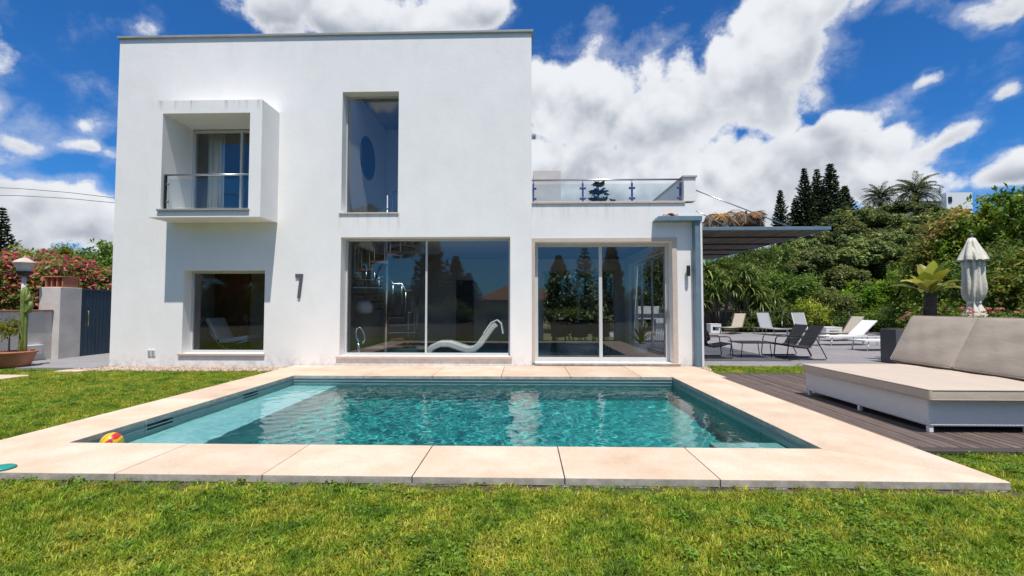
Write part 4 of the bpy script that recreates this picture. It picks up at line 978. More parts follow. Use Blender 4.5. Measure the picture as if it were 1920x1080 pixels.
def pillow(x0, x1, y0, y1, z0, z1, bulge=.02, nx=14, ny=14):
    """cushion with softly crowned faces"""
    mb = MB(); cx_, cy_ = (x0 + x1) / 2, (y0 + y1) / 2
    def P(i, j, s):
        u, v = i / nx, j / ny; k = (1 - (2 * u - 1) ** 4) * (1 - (2 * v - 1) ** 4)
        z = (z1 if s > 0 else z0) + s * bulge * k + ((.005 * math.sin(u * 17 + v * 6) + .004 * math.sin(v * 23 - u * 9)) * k if s > 0 else 0)
        return (x0 + (x1 - x0) * u, y0 + (y1 - y0) * v, z)
    for i in range(nx):
        for j in range(ny):
            mb.quad(P(i, j, 1), P(i + 1, j, 1), P(i + 1, j + 1, 1), P(i, j + 1, 1)); mb.quad(P(i, j, -1), P(i, j + 1, -1), P(i + 1, j + 1, -1), P(i + 1, j, -1))
    for i in range(nx):
        mb.quad(P(i, 0, -1), P(i + 1, 0, -1), P(i + 1, 0, 1), P(i, 0, 1)); mb.quad(P(i, ny, -1), P(i, ny, 1), P(i + 1, ny, 1), P(i + 1, ny, -1))
    for j in range(ny):
        mb.quad(P(0, j, -1), P(0, j, 1), P(0, j + 1, 1), P(0, j + 1, -1)); mb.quad(P(nx, j, -1), P(nx, j + 1, -1), P(nx, j + 1, 1), P(nx, j, 1))
    return mb
db = thing('daybed', 'white wicker daybed with beige seat mattress and two big leaning back cushions', 'daybed', (5.2, 6.1, DZ))
BX('base', M['wicker'], db, 4.225, 6.25, 5.085, 7.25, .045, .328, bevel=.02, seg=3)
for lx in (4.26, 5.25, 6.21):
    for ly in (5.12, 6.15, 7.21):
        if lx == 5.25 and ly == 6.15: continue
        BX('leg', M['white'], db, lx - .022, lx + .022, ly - .022, ly + .022, DZ + .001, .06, bevel=.005)
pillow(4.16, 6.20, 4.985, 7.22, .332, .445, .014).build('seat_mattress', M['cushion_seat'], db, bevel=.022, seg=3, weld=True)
def piping(pts, par, r=.007):
    out = []
    for k, p in enumerate(pts):
        a, b_ = Vector(pts[k - 1]), Vector(pts[(k + 1) % len(pts)]); p = Vector(p); out += [p + (a - p).normalized() * .03, p + ((a - p).normalized() + (b_ - p).normalized()) * .008, p + (b_ - p).normalized() * .03]
    MB().tube(out, r, 6, True).build('piping', M['cushion'], par, smooth=True)
for z_ in (.342, .439): piping([(4.162, 4.987, z_), (6.198, 4.987, z_), (6.198, 7.218, z_), (4.162, 7.218, z_)], db)
BX('back_panel', M['wicker'], db, 6.16, 6.25, 5.3, 7.24, .33, .86, bevel=.02)
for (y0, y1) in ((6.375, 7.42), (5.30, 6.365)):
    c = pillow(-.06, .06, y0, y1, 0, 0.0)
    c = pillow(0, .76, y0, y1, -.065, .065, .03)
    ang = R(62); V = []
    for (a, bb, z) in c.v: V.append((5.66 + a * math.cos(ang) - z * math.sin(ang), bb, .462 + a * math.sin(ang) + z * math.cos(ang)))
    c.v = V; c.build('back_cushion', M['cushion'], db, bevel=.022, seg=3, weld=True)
    for z in (-.058, .058): piping([(5.66 + a * math.cos(ang) - z * math.sin(ang), bb, .462 + a * math.sin(ang) + z * math.cos(ang)) for a, bb in ((.003, y0 + .003), (.757, y0 + .003), (.757, y1 - .003), (.003, y1 - .003))], db)

# ------------------------------------------------------------------ terrace
TZ = -.05
ter = struct(BX('terrace', M['joint'], None, 3.87, 18.2, 10.98, 25.2, GZ - .05, TZ - .010)); OFF[ter] = Vector()
tm = None
for j in range(12):
    for i in range(6):
        w_ = 2.36; d_ = 1.165
        if tm is None:
            tm = MB().box(0, w_, 0, d_, -.03, 0).build('slab', M['terrace'], ter, bevel=.003, seg=1); o = tm
        else:
            o = tm.copy(); COL.objects.link(o); o.parent = ter
        o.location = (3.88 + i * (w_ + .012), 10.985 + j * (d_ + .012), TZ + random.uniform(-.001, .001))
# pergola roof hung from cables
pg = thing('pergola', 'flat dark slatted pergola roof hung from steel cables beside the house', 'pergola', (5.3, 14, TZ))
PZ = 3.06
BX('front_beam', M['zinc'], pg, 3.85, 6.88, 10.68, 10.74, PZ - .03, PZ + .045, bevel=.004)
BX('rear_beam', M['zinc'], pg, 3.85, 6.88, 17.3, 17.36, PZ - .03, PZ + .045, bevel=.004)
for xx in (3.85, 6.82): BX('side_beam', M['zinc'], pg, xx, xx + .06, 10.743, 17.297, PZ - .03, PZ + .045, bevel=.004)
for yy in (11.9, 13.2, 14.5, 15.8): BX('cross_beam', M['black'], pg, 3.915, 6.815, yy, yy + .05, PZ - .045, PZ - .004)
M['slatwood'] = mat('dark_slat_wood', (.20, .17, .135), .8, (.12, .10, .08), 5, objrand=.3, stretch=(9, .7, 9))
sl0 = None
for k in range(34):
    if sl0 is None: sl0 = MB().box(0, .056, 0, 6.55, 0, .018).build('slat', M['slatwood'], pg, local=True); o = sl0
    else: o = sl0.copy(); COL.objects.link(o); o.parent = pg
    o.location = (3.918 + k * .0853 - 5.3, 10.745 - 14, PZ - .002 - TZ)
for (z0, y0, x1) in ((3.99, 10.72, 6.0), (3.53, 10.72, 4.62), (4.0, 14.0, 6.0), (4.0, 16.6, 6.0)):
    tubeo('cable', [(3.802 if y0 < 11 else 3.82, y0, z0), (x1, y0, PZ + .04)], .013, M['steel'], pg, 6)
# ------------------------------------------------------------------ garden furniture
def lounger(frame, sling, back_deg, table=False):
    c = empty('sun_lounger')
    mb = MB()
    for y in (-.33, .33): mb.box(-1.0, 1.0, y - .02, y + .02, .29, .33)
    for x in (-1.0, .98): mb.box(x, x + .04, -.31, .31, .292, .328)
    mb.build('frame', M[frame], c)
    for (x, y) in ((-.85, -.3), (-.85, .3), (.75, -.3), (.75, .3)):
        MB().tube([(x, y, .30), (x - .06 if x < 0 else x + .06, y, .012)], .02, 8).build('leg', M[frame], c, smooth=True)
    BX('seat', M[sling], c, -.97, .24, -.305, .305, .318, .334)
    a = R(back_deg); L_ = .78; ca, sa = math.cos(a), math.sin(a)
    mb = MB()
    for s_ in (-.29, .29): mb.prism([(.25, .33), (.25 + L_ * ca, .33 + L_ * sa), (.25 + L_ * ca - .03 * sa, .33 + L_ * sa + .03 * ca), (.25 - .03 * sa, .33 + .03 * ca)], s_ - .022, s_ + .022, 'y')
    br_ = mb.build('back_frame', M[frame], c)
    MB().prism([(.26, .335), (.25 + L_ * ca, .335 + L_ * sa), (.25 + L_ * ca - .016 * sa, .335 + L_ * sa + .016 * ca), (.26 - .016 * sa, .335 + .016 * ca)], -.30, .30, 'y').build('backrest', M[sling], c)
    if back_deg > 5: MB().tube([(.25 + .55 * ca, .0, .33 + .55 * sa), (.78, 0, .31)], .012, 6).build('back_strut', M[frame], c)
    return c
G_ = 'sun loungers on the terrace'
for (fr_n, slg, bd, x, y, a, lab) in (
    ('brownmetal', 'beigesling', 58, 10.55, 24.0, 42, 'beige sun lounger with dark legs at the far left, next to the pergola post'),
    ('alu_dark', 'greysling', 66, 11.75, 23.0, 94, 'grey sun lounger facing the pool, the smaller grey one with dark legs'),
    ('alu', 'greysling', 70, 12.75, 21.8, 96, 'light grey sun lounger behind the two black sling chairs'),
    ('brownmetal', 'beigesling', 52, 12.75, 19.2, 14, 'wide beige sun lounger with raised back behind the white loungers'),
    ('white', 'whitesling', 42, 11.45, 17.0, 6, 'white sun lounger with its back raised'),
    ('white', 'whitesling', 4, 11.25, 14.95, 4, 'white sun lounger lying flat, nearest to the big daybed')):
    c = lounger(fr_n, slg, bd); c.location = (x, y, TZ); c.rotation_euler = (0, 0, R(a)); tag(c, lab, 'sun lounger', G_)
def cube_table(label, x, y, s, h):
    t = thing('side_table', label, 'side table', (x, y, TZ)); MB().holes(x - s, x + s, TZ + .002, h - .03, y - s, y + s, [(x - s * .6, x + s * .6, TZ + .12, h - .15)]).build('body', M['white'], t, bevel=.006, weld=True)
    BX('top', M['white'], t, x - s - .01, x + s + .01, y - s - .01, y + s + .01, h - .027, h, bevel=.006); return t
cube_table('white cube side table standing under the far end of the pergola', 9.75, 24.6, .27, .42)
cube_table('white cube side table behind the wide beige lounger', 13.25, 20.9, .34, .42)
def sling_chair():
    c = empty('sling_chair')
    for y in (-.31, .31):
        MB().tube([(.30, y, .015), (.36, y, .02), (.385, y, .06), (.33, y, .50), (.29, y, .555), (.22, y, .565), (-.28, y, .565), (-.35, y, .54), (-.60, y, .05), (-.57, y, .016), (-.50, y, .015)], .013, 8).build('side_frame', M['black'], c, smooth=True)
        MB().tube([(-.5, y, .015), (.3, y, .015)], .013, 8).build('runner', M['black'], c, smooth=True)
    for (x, z) in ((.345, .36), (-.44, .36)): MB().tube([(x, -.31, z), (x, .31, z)], .012, 8).build('cross_bar', M['black'], c, smooth=True)
    sheet([(.34, .385), (.1, .315), (-.12, .29), (-.24, .34), (-.40, .60), (-.56, .86)], .022, -.27, .27).build('sling', M['blackfab'], c, smooth=False, weld=True)
    for y in (-.275, .275): MB().tube([(.35, y, .375), (-.22, y, .30), (-.58, y, .88)], .012, 8).build('back_tube', M['black'], c, smooth=True)
    return c
s0 = sling_chair()
for i, (x, y, a, lab) in enumerate(((7.0, 12.42, 180, 'black sling armchair, the nearer of the pair right of the low black table'), (7.02, 13.12, 182, 'black sling armchair, the farther of the pair right of the low black table'),
                                    (5.02, 12.75, 4, 'black sling armchair with an olive cushion, left of the low black table'))):
    c = s0 if i == 0 else copy_tree(s0)
    c.location = (x, y, TZ); c.rotation_euler = (0, 0, R(a)); tag(c, lab, 'armchair', 'black sling chairs under the pergola')
oc = pillow(0, .6, -.28, .28, -.08, .08, .07); ang = R(118)
oc.v = [(4.80 + a * math.cos(ang) - z * math.sin(ang), 12.75 + bb, .40 + a * math.sin(ang) + z * math.cos(ang)) for a, bb, z in oc.v]
tag(oc.build('cushion', M['olivefab'], None, bevel=.03, seg=3, weld=True), 'dark olive cushion leaning in the left black armchair', 'cushion')
lt_ = thing('low_black_table', 'low black metal table between the black sling chairs', 'table', (6.1, 12.95, TZ))
BX('table_top', M['black'], lt_, 5.68, 6.52, 12.55, 13.35, .33, .352, bevel=.004)
for x in (5.74, 6.46):
    for y in (12.62, 13.28): tubeo('leg', [(x, y, .33), (x + (.04 if x > 6 else -.04), y, TZ + .012)], .011, M['black'], lt_, 6)
# closed parasol
um = thing('closed_parasol', 'closed off-white parasol tied at the waist behind the daybed', 'parasol', (11.45, 12.3, TZ))
ux, uy = 11.45, 12.3
def fold(n, a): return lambda an, k: 1 + a * abs(math.sin(an * n / 2)) - a * .5
uf = lambda n, a, tw=0.: (lambda an, k: .92 + a * (abs(math.sin(an * n / 2 + tw * k + .5 * math.sin(an * 2.0 + .7 * k))) - .6) * (1 + .35 * math.sin(an * 3 + k * .8)) + .07 * math.sin(an * 2 + 1 + .4 * k))
MB().lathe([(.035, 3.06), (.07, 3.05), (.11, 2.94), (.165, 2.80), (.225, 2.66), (.285, 2.51), (.295, 2.47), (.28, 2.475), (.20, 2.66), (.10, 2.85)], 80, (ux, uy, 0), uf(8, .30)).build('top_flap', M['canvas'], um, smooth=True)
MB().lathe([(.07, 2.86), (.15, 2.70), (.19, 2.55), (.205, 2.40), (.20, 2.22), (.205, 2.05), (.22, 1.88), (.225, 1.75), (.215, 1.62), (.185, 1.50), (.135, 1.43), (.125, 1.38), (.15, 1.31), (.20, 1.20), (.255, 1.06), (.275, .94), (.26, .80), (.22, .62)], 96, (ux, uy, 0), uf(10, .40, .06)).build('folded_canopy', M['canvas'], um, smooth=True)
MB().lathe([(.135, 1.375), (.142, 1.405), (.135, 1.435)], 32, (ux, uy, 0)).build('tie_band', M['white'], um, smooth=True)
tubeo('pole', [(ux, uy, TZ + .06), (ux, uy, 3.10)], .03, M['alu'], um, 12)
MB().lathe([(.02, 3.09), (.045, 3.11), (.03, 3.16), (.005, 3.19)], 12, (ux, uy, 0)).build('finial', M['brownmetal'], um, smooth=True)
MB().lathe([(.32, TZ + .001), (.32, TZ + .05), (.06, TZ + .07), (.05, TZ + .3)], 24, (ux, uy, 0)).build('base', M['alu_dark'], um)
# planter with broad-leaved plant and pink flowers
pl = thing('long_planter', 'long dark planter box behind the daybed', 'planter', (10.6, 11.55, TZ))
MB().holes(8.7, 12.6, TZ + .001, .76, 11.3, 11.8, []).build('box', M['number'], pl, bevel=.008, weld=True)
BX('soil', M['soil'], pl, 8.75, 12.55, 11.34, 11.76, .761, .78)
bp_ = thing('bird_of_paradise', 'broad-leaved plant with yellowing leaves on a thick stem in the planter', 'plant', (9.72, 11.55, .78))
mb = MB().tube([(9.72, 11.55, .70), (9.70, 11.55, 1.1), (9.74, 11.55, 1.62)], [.15, .135, .12], 10); mb.build('stem', M['palmbark'], bp_, smooth=True)
brg = np.random.default_rng(9)
for k in range(17):
    a = k * 2.39996 + .4; e = R(86 - 3.8 * k); l = brg.uniform(.62, .9); V, F = [], []; p = np.array([9.72, 11.55, 1.58]); side = np.array([-math.sin(a), math.cos(a), 0.]); nn_ = 7
    for j in range(nn_):
        w_ = (.012, .016, .08, .13, .14, .10, .012)[j]; up_ = np.array([0, 0, .35 * w_]); V += [tuple(p - side * w_ + up_), tuple(p), tuple(p + side * w_ + up_)]
        p = p + l / (nn_ - 1) * np.array([math.cos(a) * math.cos(e), math.sin(a) * math.cos(e), math.sin(e)]); e -= .07 + .05 * j * (k > 6)
    for j in range(nn_ - 1): F += [(3 * j, 3 * j + 1, 3 * j + 4, 3 * j + 3), (3 * j + 1, 3 * j + 2, 3 * j + 5, 3 * j + 4)]
    V = np.array(V) - np.array([9.72, 11.55, .78]); me = np_mesh('leaf', V, np.array(F), np.full(len(V), float(np.clip(.45 + .3 * brg.normal(), 0, 1))), LM['banana']); me.shade_smooth()
    o = bpy.data.objects.new('leaf', me); COL.objects.link(o); o.parent = bp_
def flower_clump(label, x, y, z, seed, w=.45, h=.32):
    r = np.random.default_rng(seed); t = thing('flowering_plant', label, 'plant', (x, y, z), 'flowering plants in the planter')
    cl = round_clumps(r, 14, w, h, h * .6, .10, .18, -.3); me = crown_mesh('flower_foliage', LM['rusty'], r, cl, 900, .03)
    o = bpy.data.objects.new('foliage', me); COL.objects.link(o); o.parent = t
    for k in range(7):
        c = [(np.array([r.uniform(-w, w), r.uniform(-.2, .1), h * 1.2 + r.uniform(-.05, .1)]), .05)]
        o = bpy.data.objects.new('bloom', crown_mesh('bloom', LM['pinkflower'], r, c, 6000, .022)); COL.objects.link(o); o.parent = t
flower_clump('pink-flowering plant right beside the broad-leaved plant', 10.35, 11.55, .78, 41)
flower_clump('pink-flowering plant at the foot of the closed parasol', 11.3, 11.55, .78, 42)
flower_clump('pink-flowering plant at the left end of the planter', 9.2, 11.55, .78, 43, .3, .22)

# fence along the back of the terrace
fn = thing('wire_fence', 'low dark wire fence along the back edge of the terrace', 'fence', (13, 25.3, GZ))
for k in range(8): tubeo('post', [(8.6 + 1.7 * k, 25.3, GZ), (8.6 + 1.7 * k, 25.3, 1.06)], .022, M['black'], fn, 8)
for z in (1.04, .72, .4): tubeo('wire', [(8.4, 25.3, z), (20.8, 25.3, z)], .012 if z > 1 else .005, M['black'], fn, 6)

# ------------------------------------------------------------------ vegetation right of the house
hill = [  # proto, u, v of the top, depth, width scale, leaf
 ('lobed_a', 1490, 432, 35, 1.0, None), ('lobed_b', 1558, 400, 37, 1.15, None), ('lobed_a', 1618, 380, 38, 1.2, None), ('lobed_b', 1680, 374, 39, 1.2, None), ('lobed_a', 1735, 384, 37, 1.1, None),
 ('lobed_b', 1535, 455, 31, .9, None), ('lobed_a', 1600, 430, 31.5, 1.0, None), ('lobed_b', 1662, 425, 32, 1.0, None), ('lobed_a', 1722, 430, 31, .95, None)]
for i, (k, u, v, d, w, lm) in enumerate(hill):
    row = 'crest' if i < 5 else 'middle'
    put_tree(k, 'grey_green_tree', f'grey-green lobed tree on the hillside, {ORD[i if i < 5 else i - 5]} from the pergola in the {row} row', 'tree', UX(u, d), d, VZ(v, d), w, group='lobed trees on the hillside', lm=lm)
dark = [(1340, 470, 31), (1385, 448, 33), (1435, 455, 33), (1455, 500, 29.5)]
for i, (u, v, d) in enumerate(dark):
    put_tree('mid_a', 'dark_green_tree', f'dark green tree behind the pergola, {ORD[i]} from the house', 'tree', UX(u, d), d, VZ(v, d), .95, group='dark trees behind the pergola')
low = [('shrub_a', 1500, 553, 26.6, 1.1, 'yellow', 'yellow-green shrub just behind the light grey lounger'), ('mid_a', 1545, 540, 28, .55, 'lobed', 'rounded olive-green bush behind the wide beige lounger'),
       ('bright_a', 1610, 520, 28, .6, 'bright', 'bright green bush between the white lounger and the hillside'), ('bright_a', 1668, 505, 27.5, .62, 'bright', 'tall bright green bush left of the broad-leaved plant'),
       ('shrub_b', 1425, 580, 26.4, 1.0, 'mid', 'low green shrub behind the small grey lounger'), ('shrub_b', 1465, 572, 26.5, 1.0, None, 'low green shrub between the two grey loungers'),
       ('shrub_a', 1395, 590, 26.2, .8, 'rusty', 'low rusty shrub beside the beige lounger at the far left'), ('shrub_a', 1580, 578, 26.4, 1.0, 'mid', 'low shrub at the fence behind the white loungers'), ('shrub_b', 1640, 572, 26.3, 1.2, 'bright', 'leafy shrub at the fence right of the white loungers'),
       ('shrub_b', 1700, 565, 26, 1.3, 'mid', 'leafy shrub at the fence left of the broad-leaved plant'), ('mid_a', 1710, 470, 26.5, .55, 'bright', 'upright bright green tree left of the parasol')]
for (k, u, v, d, w, lm, lab) in low:
    put_tree(k, 'bush' if 'bush' in lab or 'shrub' in lab else 'small_tree', lab, 'bush' if 'bush' in lab or 'shrub' in lab else 'tree', UX(u, d), d, VZ(v, d), w, group=None, lm=lm, base=GZ)
near = [('rusty_a', 1795, 385, 21, .85, None, 'rusty-tipped tree up left of the parasol'), ('bright_a', 1850, 360, 20, .9, None, 'bright green tree directly above the parasol'), ('rusty_a', 1915, 332, 19, 1.0, None, 'tallest rusty-tipped tree at the right edge of the garden'),
        ('mid_a', 1765, 450, 20.5, .7, 'bright', 'green tree close left of the parasol'), ('mid_a', 1880, 440, 17.5, .72, 'mid', 'dark leafy tree right behind the parasol'), ('bright_a', 1945, 455, 15.5, .7, 'rusty', 'yellowing tree at the right edge behind the daybed'),
        ('mid_a', 1815, 470, 18.5, .6, 'mid', 'dark green tree in the shade behind the parasol'), ('shrub_b', 1880, 555, 15.5, 1.4, 'mid', 'low dark shrub right of the parasol'), ('shrub_a', 1770, 555, 16.5, 1.2, 'bright', 'low bright shrub between the broad-leaved plant and the parasol'),
        ('rusty_a', 1990, 330, 21, 1.0, None, 'rusty-tipped tree beyond the right end of the deck')]
near += [('shrub_b', 1690, 556, 23, 1.2, 'mid', 'low leafy shrub right of the wide beige lounger'), ('shrub_a', 1725, 548, 21, 1.2, 'bright', 'low bright shrub left behind the broad-leaved plant'), ('shrub_b', 1755, 545, 19.5, 1.2, 'mid', 'low green shrub right behind the broad-leaved plant'), ('shrub_b', 1830, 540, 18.5, 1.4, 'bright', 'low green shrub behind the waist of the parasol'), ('rusty_a', 2090, 330, 20, 1.0, 'bright', 'bright tree beyond the right edge of the garden'), ('mid_a', 2150, 400, 16, .8, None, 'leafy tree beyond the right end of the planter'), ('bright_a', 2300, 340, 17, .9, None, 'bright bushy tree far along the right boundary')]
for (k, u, v, d, w, lm, lab) in near:
    c = 'bush' if 'shrub' in lab else 'tree'
    put_tree(k, 'bush' if c == 'bush' else 'broadleaf_tree', lab, c, UX(u, d), d, VZ(v, d), w, lm=lm)
for i, (x, y, t) in enumerate(((1.6, 26, 5.0), (4.2, 29, 6.0), (7.2, 27.5, 5.5), (-1.2, 28, 5.5))):
    put_tree('mid_a', 'garden_tree', f'green tree seen through the glass of the wing, {ORD[i]} one', 'tree', x, y, t, 1.0, base=-1.2, group='trees seen through the wing', lm='conifer')
con = [('spire_a', 1460, 357, 44, 1.0, 'left-most and lower'), ('spire_b', 1487, 372, 46, .9, 'shortest'), ('spire_a', 1505, 316, 45, 1.1, 'slim tall'), ('spire_b', 1528, 318, 47, 1.05, 'middle tall'), ('spire_b', 1552, 308, 45, 1.25, 'tallest'), ('spire_a', 1578, 350, 46, 1.3, 'broad right-hand')]
for (k, u, v, d, w, lab) in con:
    put_tree(k, 'conifer', f'dark spire-shaped conifer on the hill, the {lab} one of the group', 'conifer', UX(u, d), d, VZ(v, d), w, group='dark conifers on the hill')
put_tree('araucaria', 'norfolk_pine', 'tiered pine with upturned branches rising behind the roof terrace', 'pine tree', UX(1123, 27), 27, VZ(331, 27), 1.05, base=GZ)
put_palm('green feather palm on the hilltop, the smaller left one', UX(1642, 52), 52, VZ(375, 52), 4, .85, [('crown', PALM_GREEN, 0, 1)], 'palms on the hilltop')
put_palm('green feather palm on the hilltop, the larger right one', UX(1706, 49), 49, VZ(366, 49), 4, 1.0, [('crown', PALM_GREEN, 0, 1), ('dry_fronds', PALM_OCHRE, -.3, .8)], 'palms on the hilltop')
put_palm('palm with drooping dry brown fronds behind the pergola', UX(1352, 37), 37, VZ(415, 37), 2.0, 1.35, [('dry_crown', PALM_DEAD, 0, 1), ('ochre_fronds', PALM_OCHRE, .1, 1.3)])
put_palm('palm with a tuft of ochre dry fronds behind the pergola', UX(1402, 38), 38, VZ(412, 38), 2.0, 1.1, [('dry_crown', PALM_DEAD, -.1, .9), ('ochre_fronds', PALM_OCHRE, .1, 1.6)])
yr = np.random.default_rng(17)
for i, (u, v, d, n) in enumerate(((1340, 482, 26.6, 13), (1390, 492, 26.4, 13), (1428, 540, 26.2, 7))):
    x, z = UX(u, d), VZ(v, d); heads = [(yr.uniform(-1.0, 1.0), yr.uniform(-.5, .5), yr.uniform(.3, 1.0) * (z - .3)) for _ in range(n)]
    t = thing('yucca', f'spiky strap-leaved plant by the terrace fence, {ORD[i]} from the house', 'yucca', (x, d, GZ), 'spiky plants by the fence')
    mb = MB()
    for h in heads: mb.tube([(x + h[0] * .3, d + h[1] * .3, GZ), (x + h[0], d + h[1], h[2] + GZ + .1)], [.09, .06], 6)
    mb.build('stems', M['palmbark'], t, smooth=True)
    o = bpy.data.objects.new('leaves', rosette_mesh('strap_leaves', yr, heads, 58, 1.0, .035, -.5, 1.4, 1.1, 'yucca')); COL.objects.link(o); o.parent = t
# white house on the hilltop
hb = thing('hilltop_house', 'white flat-roofed house half hidden among the trees on the hilltop', 'house', (UX(1752, 62), 62, 5))
x0, x1 = UX(1712, 62), UX(1795, 62)
BX('wall', M['housewall'], hb, x0, UX(1748, 62), 62, 70, 5, VZ(376, 62)); BX('wall', M['white'], hb, UX(1749, 62), x1, 61, 70, 5, VZ(368, 62))
BX('roof_edge', M['white'], hb, x0 - .2, UX(1748, 62), 61.7, 62.0, VZ(381, 62), VZ(376.5, 62)); BX('window', M['black'], hb, UX(1752, 62), UX(1758, 62), 60.9, 60.99, VZ(386, 62), VZ(376, 62))
tubeo('aerial', [(UX(1762, 62), 63, VZ(369, 62)), (UX(1763, 62), 63, VZ(350, 62))], .06, M['cable'], hb, 5)
for k in range(3): tubeo('aerial_arm', [(UX(1758, 62), 63, VZ(354 + 3 * k, 62)), (UX(1768, 62), 63, VZ(352 + 3 * k, 62))], .04, M['cable'], hb, 4)

# ------------------------------------------------------------------ left side: paving, wall, pillar, gate, pots
struct(BX('side_path', M['paving'], None, -12.05, -9.395, 9.98, 18, GZ - .04, -.025))
struct(BX('side_path', M['paving'], None, -16, -12.06, 8.2, 10.4, GZ - .04, -.027))
gw = thing('garden_wall', 'low rendered garden wall with a clay-tile coping left of the pillar', 'garden wall', (-12.15, 10, GZ))
BX('wall_body', M['stucco2'], gw, -12.24, -12.04, 7.6, 11.645, GZ, 1.185)
tl = None
for k in range(14):
    if tl is None: tl = MB().box(-.15, .15, 0, .28, 0, .035).build('coping_tile', M['tile'], gw, local=True, bevel=.006, seg=1); o = tl
    else: o = tl.copy(); COL.objects.link(o); o.parent = gw
    o.location = (.0, 7.68 + k * .283 - 10, 1.187 - GZ + random.uniform(0, .004))
pi_ = thing('gate_pillar', 'square rendered pillar beside the navy gate', 'pillar', (-12.13, 11.95, GZ))
BX('shaft', M['stucco2'], pi_, -12.42, -11.86, 11.65, 12.24, GZ, 1.80, bevel=.012)
ub = thing('meter_box', 'small white box on the foot of the garden wall', 'box', (-12.04, 11.2, .14))
BX('box_body', M['white'], ub, -12.038, -11.97, 10.98, 11.36, .14, .34, bevel=.008); BX('lid', M['white'], ub, -12.045, -11.955, 10.96, 11.38, .342, .36, bevel=.004)
to = thing('clay_vent_block', 'open-sided terracotta block standing on the gate pillar', 'clay block', (-12.13, 11.95, 1.80))
BX('top', M['terracotta'], to, -12.40, -11.88, 11.70, 12.20, 2.06, 2.085, bevel=.005); BX('bottom', M['terracotta'], to, -12.37, -11.91, 11.73, 12.17, 1.801, 1.815)
for k in range(4):
    xx = -12.36 + k * .145; BX('rib', M['terracotta'], to, xx, xx + .03, 11.74, 12.16, 1.816, 2.058, bevel=.003)
for k in range(1, 3): BX('rib', M['terracotta'], to, -11.935, -11.915, 11.74 + .14 * k, 11.77 + .14 * k, 1.816, 2.058)
BX('rib', M['terracotta'], to, -12.2, -12.0, 11.95, 11.97, 1.816, 2.058)
gt = thing('navy_gate', 'navy blue boarded gate between the pillar and the house', 'gate', (-11.9, 13, GZ))
for k in range(15):
    if k == 0: o = MB().box(-.02, .02, 0, .107, .04, 1.80).build('plank', M['navy'], gt, local=True, bevel=.005, seg=1); o1 = o
    else: o = o1.copy(); COL.objects.link(o); o.parent = gt
    o.location = (0, 12.25 + .1105 * k - 13, 0)
BX('top_rail', M['navy'], gt, -11.935, -11.865, 12.25, 13.92, 1.727, 1.775, bevel=.004)
tubeo('handle', [(-11.87, 12.42, .78), (-11.835, 12.42, .78), (-11.835, 12.42, 1.18), (-11.87, 12.42, 1.18)], .012, M['brass'], gt, 8)
lp_ = thing('garden_lamp', 'garden lamp post with a pale lantern head behind the low wall', 'lamp post', (-12.50, 11.35, GZ))
tubeo('post', [(-12.50, 11.35, GZ), (-12.50, 11.35, 2.10)], .045, M['stucco2'], lp_, 12)
MB().lathe([(.10, 2.08), (.15, 2.14), (.16, 2.18)], 16, (-12.50, 11.35, 0)).build('collar', M['black'], lp_)
MB().lathe([(.13, 2.185), (.19, 2.38), (.19, 2.39), (.0, 2.39)], 6, (-12.50, 11.35, 0)).build('lantern', M['lampglass'], lp_)
MB().lathe([(.225, 2.392), (.22, 2.41), (.09, 2.50), (.03, 2.52), (.02, 2.57), (.0, 2.58)], 6, (-12.50, 11.35, 0)).build('lantern_roof', M['sill'], lp_)
# pot with cactus and yellow-leaved shrub
pt = thing('terracotta_pot', 'wide terracotta pot on the paving by the garden wall', 'pot', (-11.32, 10.15, -.025))
MB().lathe([(.24, -.024), (.28, .05), (.34, .24), (.355, .27), (.375, .275), (.375, .32), (.34, .32), (.33, .28), (.001, .27)], 32, (-11.32, 10.15, 0)).build('bowl', M['terracotta'], pt, smooth=True)
ca = thing('column_cactus', 'tall column cactus growing in the terracotta pot', 'cactus', (-11.2, 10.2, .27))
def ribbed(c, z0, z1, r0):
    prof_ = [(r0 * .8, z0)] + [(r0 * (1 + .06 * math.sin(k * 1.1)), z0 + (z1 - z0) * k / 14) for k in range(1, 13)] + [(r0 * .7, z1 - .02), (r0 * .1, z1)]
    return MB().lathe(prof_, 36, (c[0], c[1], 0), lambda an, k: 1 + .16 * math.cos(an * 6))
ribbed((-11.2, 10.2), .25, 1.74, .062).build('column', M['cactus'], ca, smooth=True)
for (p, rr) in (([(-11.2, 10.2, 1.15), (-11.07, 10.18, 1.2), (-11.03, 10.18, 1.32), (-11.03, 10.18, 1.42)], .05), ([(-11.2, 10.2, 1.4), (-11.10, 10.2, 1.46), (-11.09, 10.2, 1.58)], .045)): tubeo('arm', p, [rr] * (len(p) - 1) + [rr * .5], M['cactus'], ca, 10)
r = np.random.default_rng(51); ysh = thing('yellow_leaved_shrub', 'yellow-leaved bushy plant in the terracotta pot', 'plant', (-11.4, 10.1, .27))
cl = round_clumps(r, 26, .40, .42, .42, .12, .2, -.6)
o = bpy.data.objects.new('foliage', crown_mesh('yellow_foliage', LM['yellow'], r, cl, 500, .032)); COL.objects.link(o); o.parent = ysh
MB().tube([(-11.4, 10.1, .25), (-11.4, 10.1, .7)], [.02, .01], 6).build('stem', M['bark'], ysh)
# stepping stones
for i, (x0, x1, y0, y1, lab) in enumerate(((-10.9, -9.72, 8.5, 9.08, 'pale stepping stone in the lawn at the left edge'), (-9.85, -9.25, 9.60, 9.93, 'small pale stepping stone in the lawn near the house corner'))):
    tag(MB().prism([(x0, y0), (x1 - .12, y0), (x1, y1 - .1), (x1 - .1, y1), (x0 + .06, y1)], GZ - .02, GZ + .03).build('stepping_stone', M['stone'], None, bevel=.008), lab, 'stepping stone', 'stepping stones in the lawn')
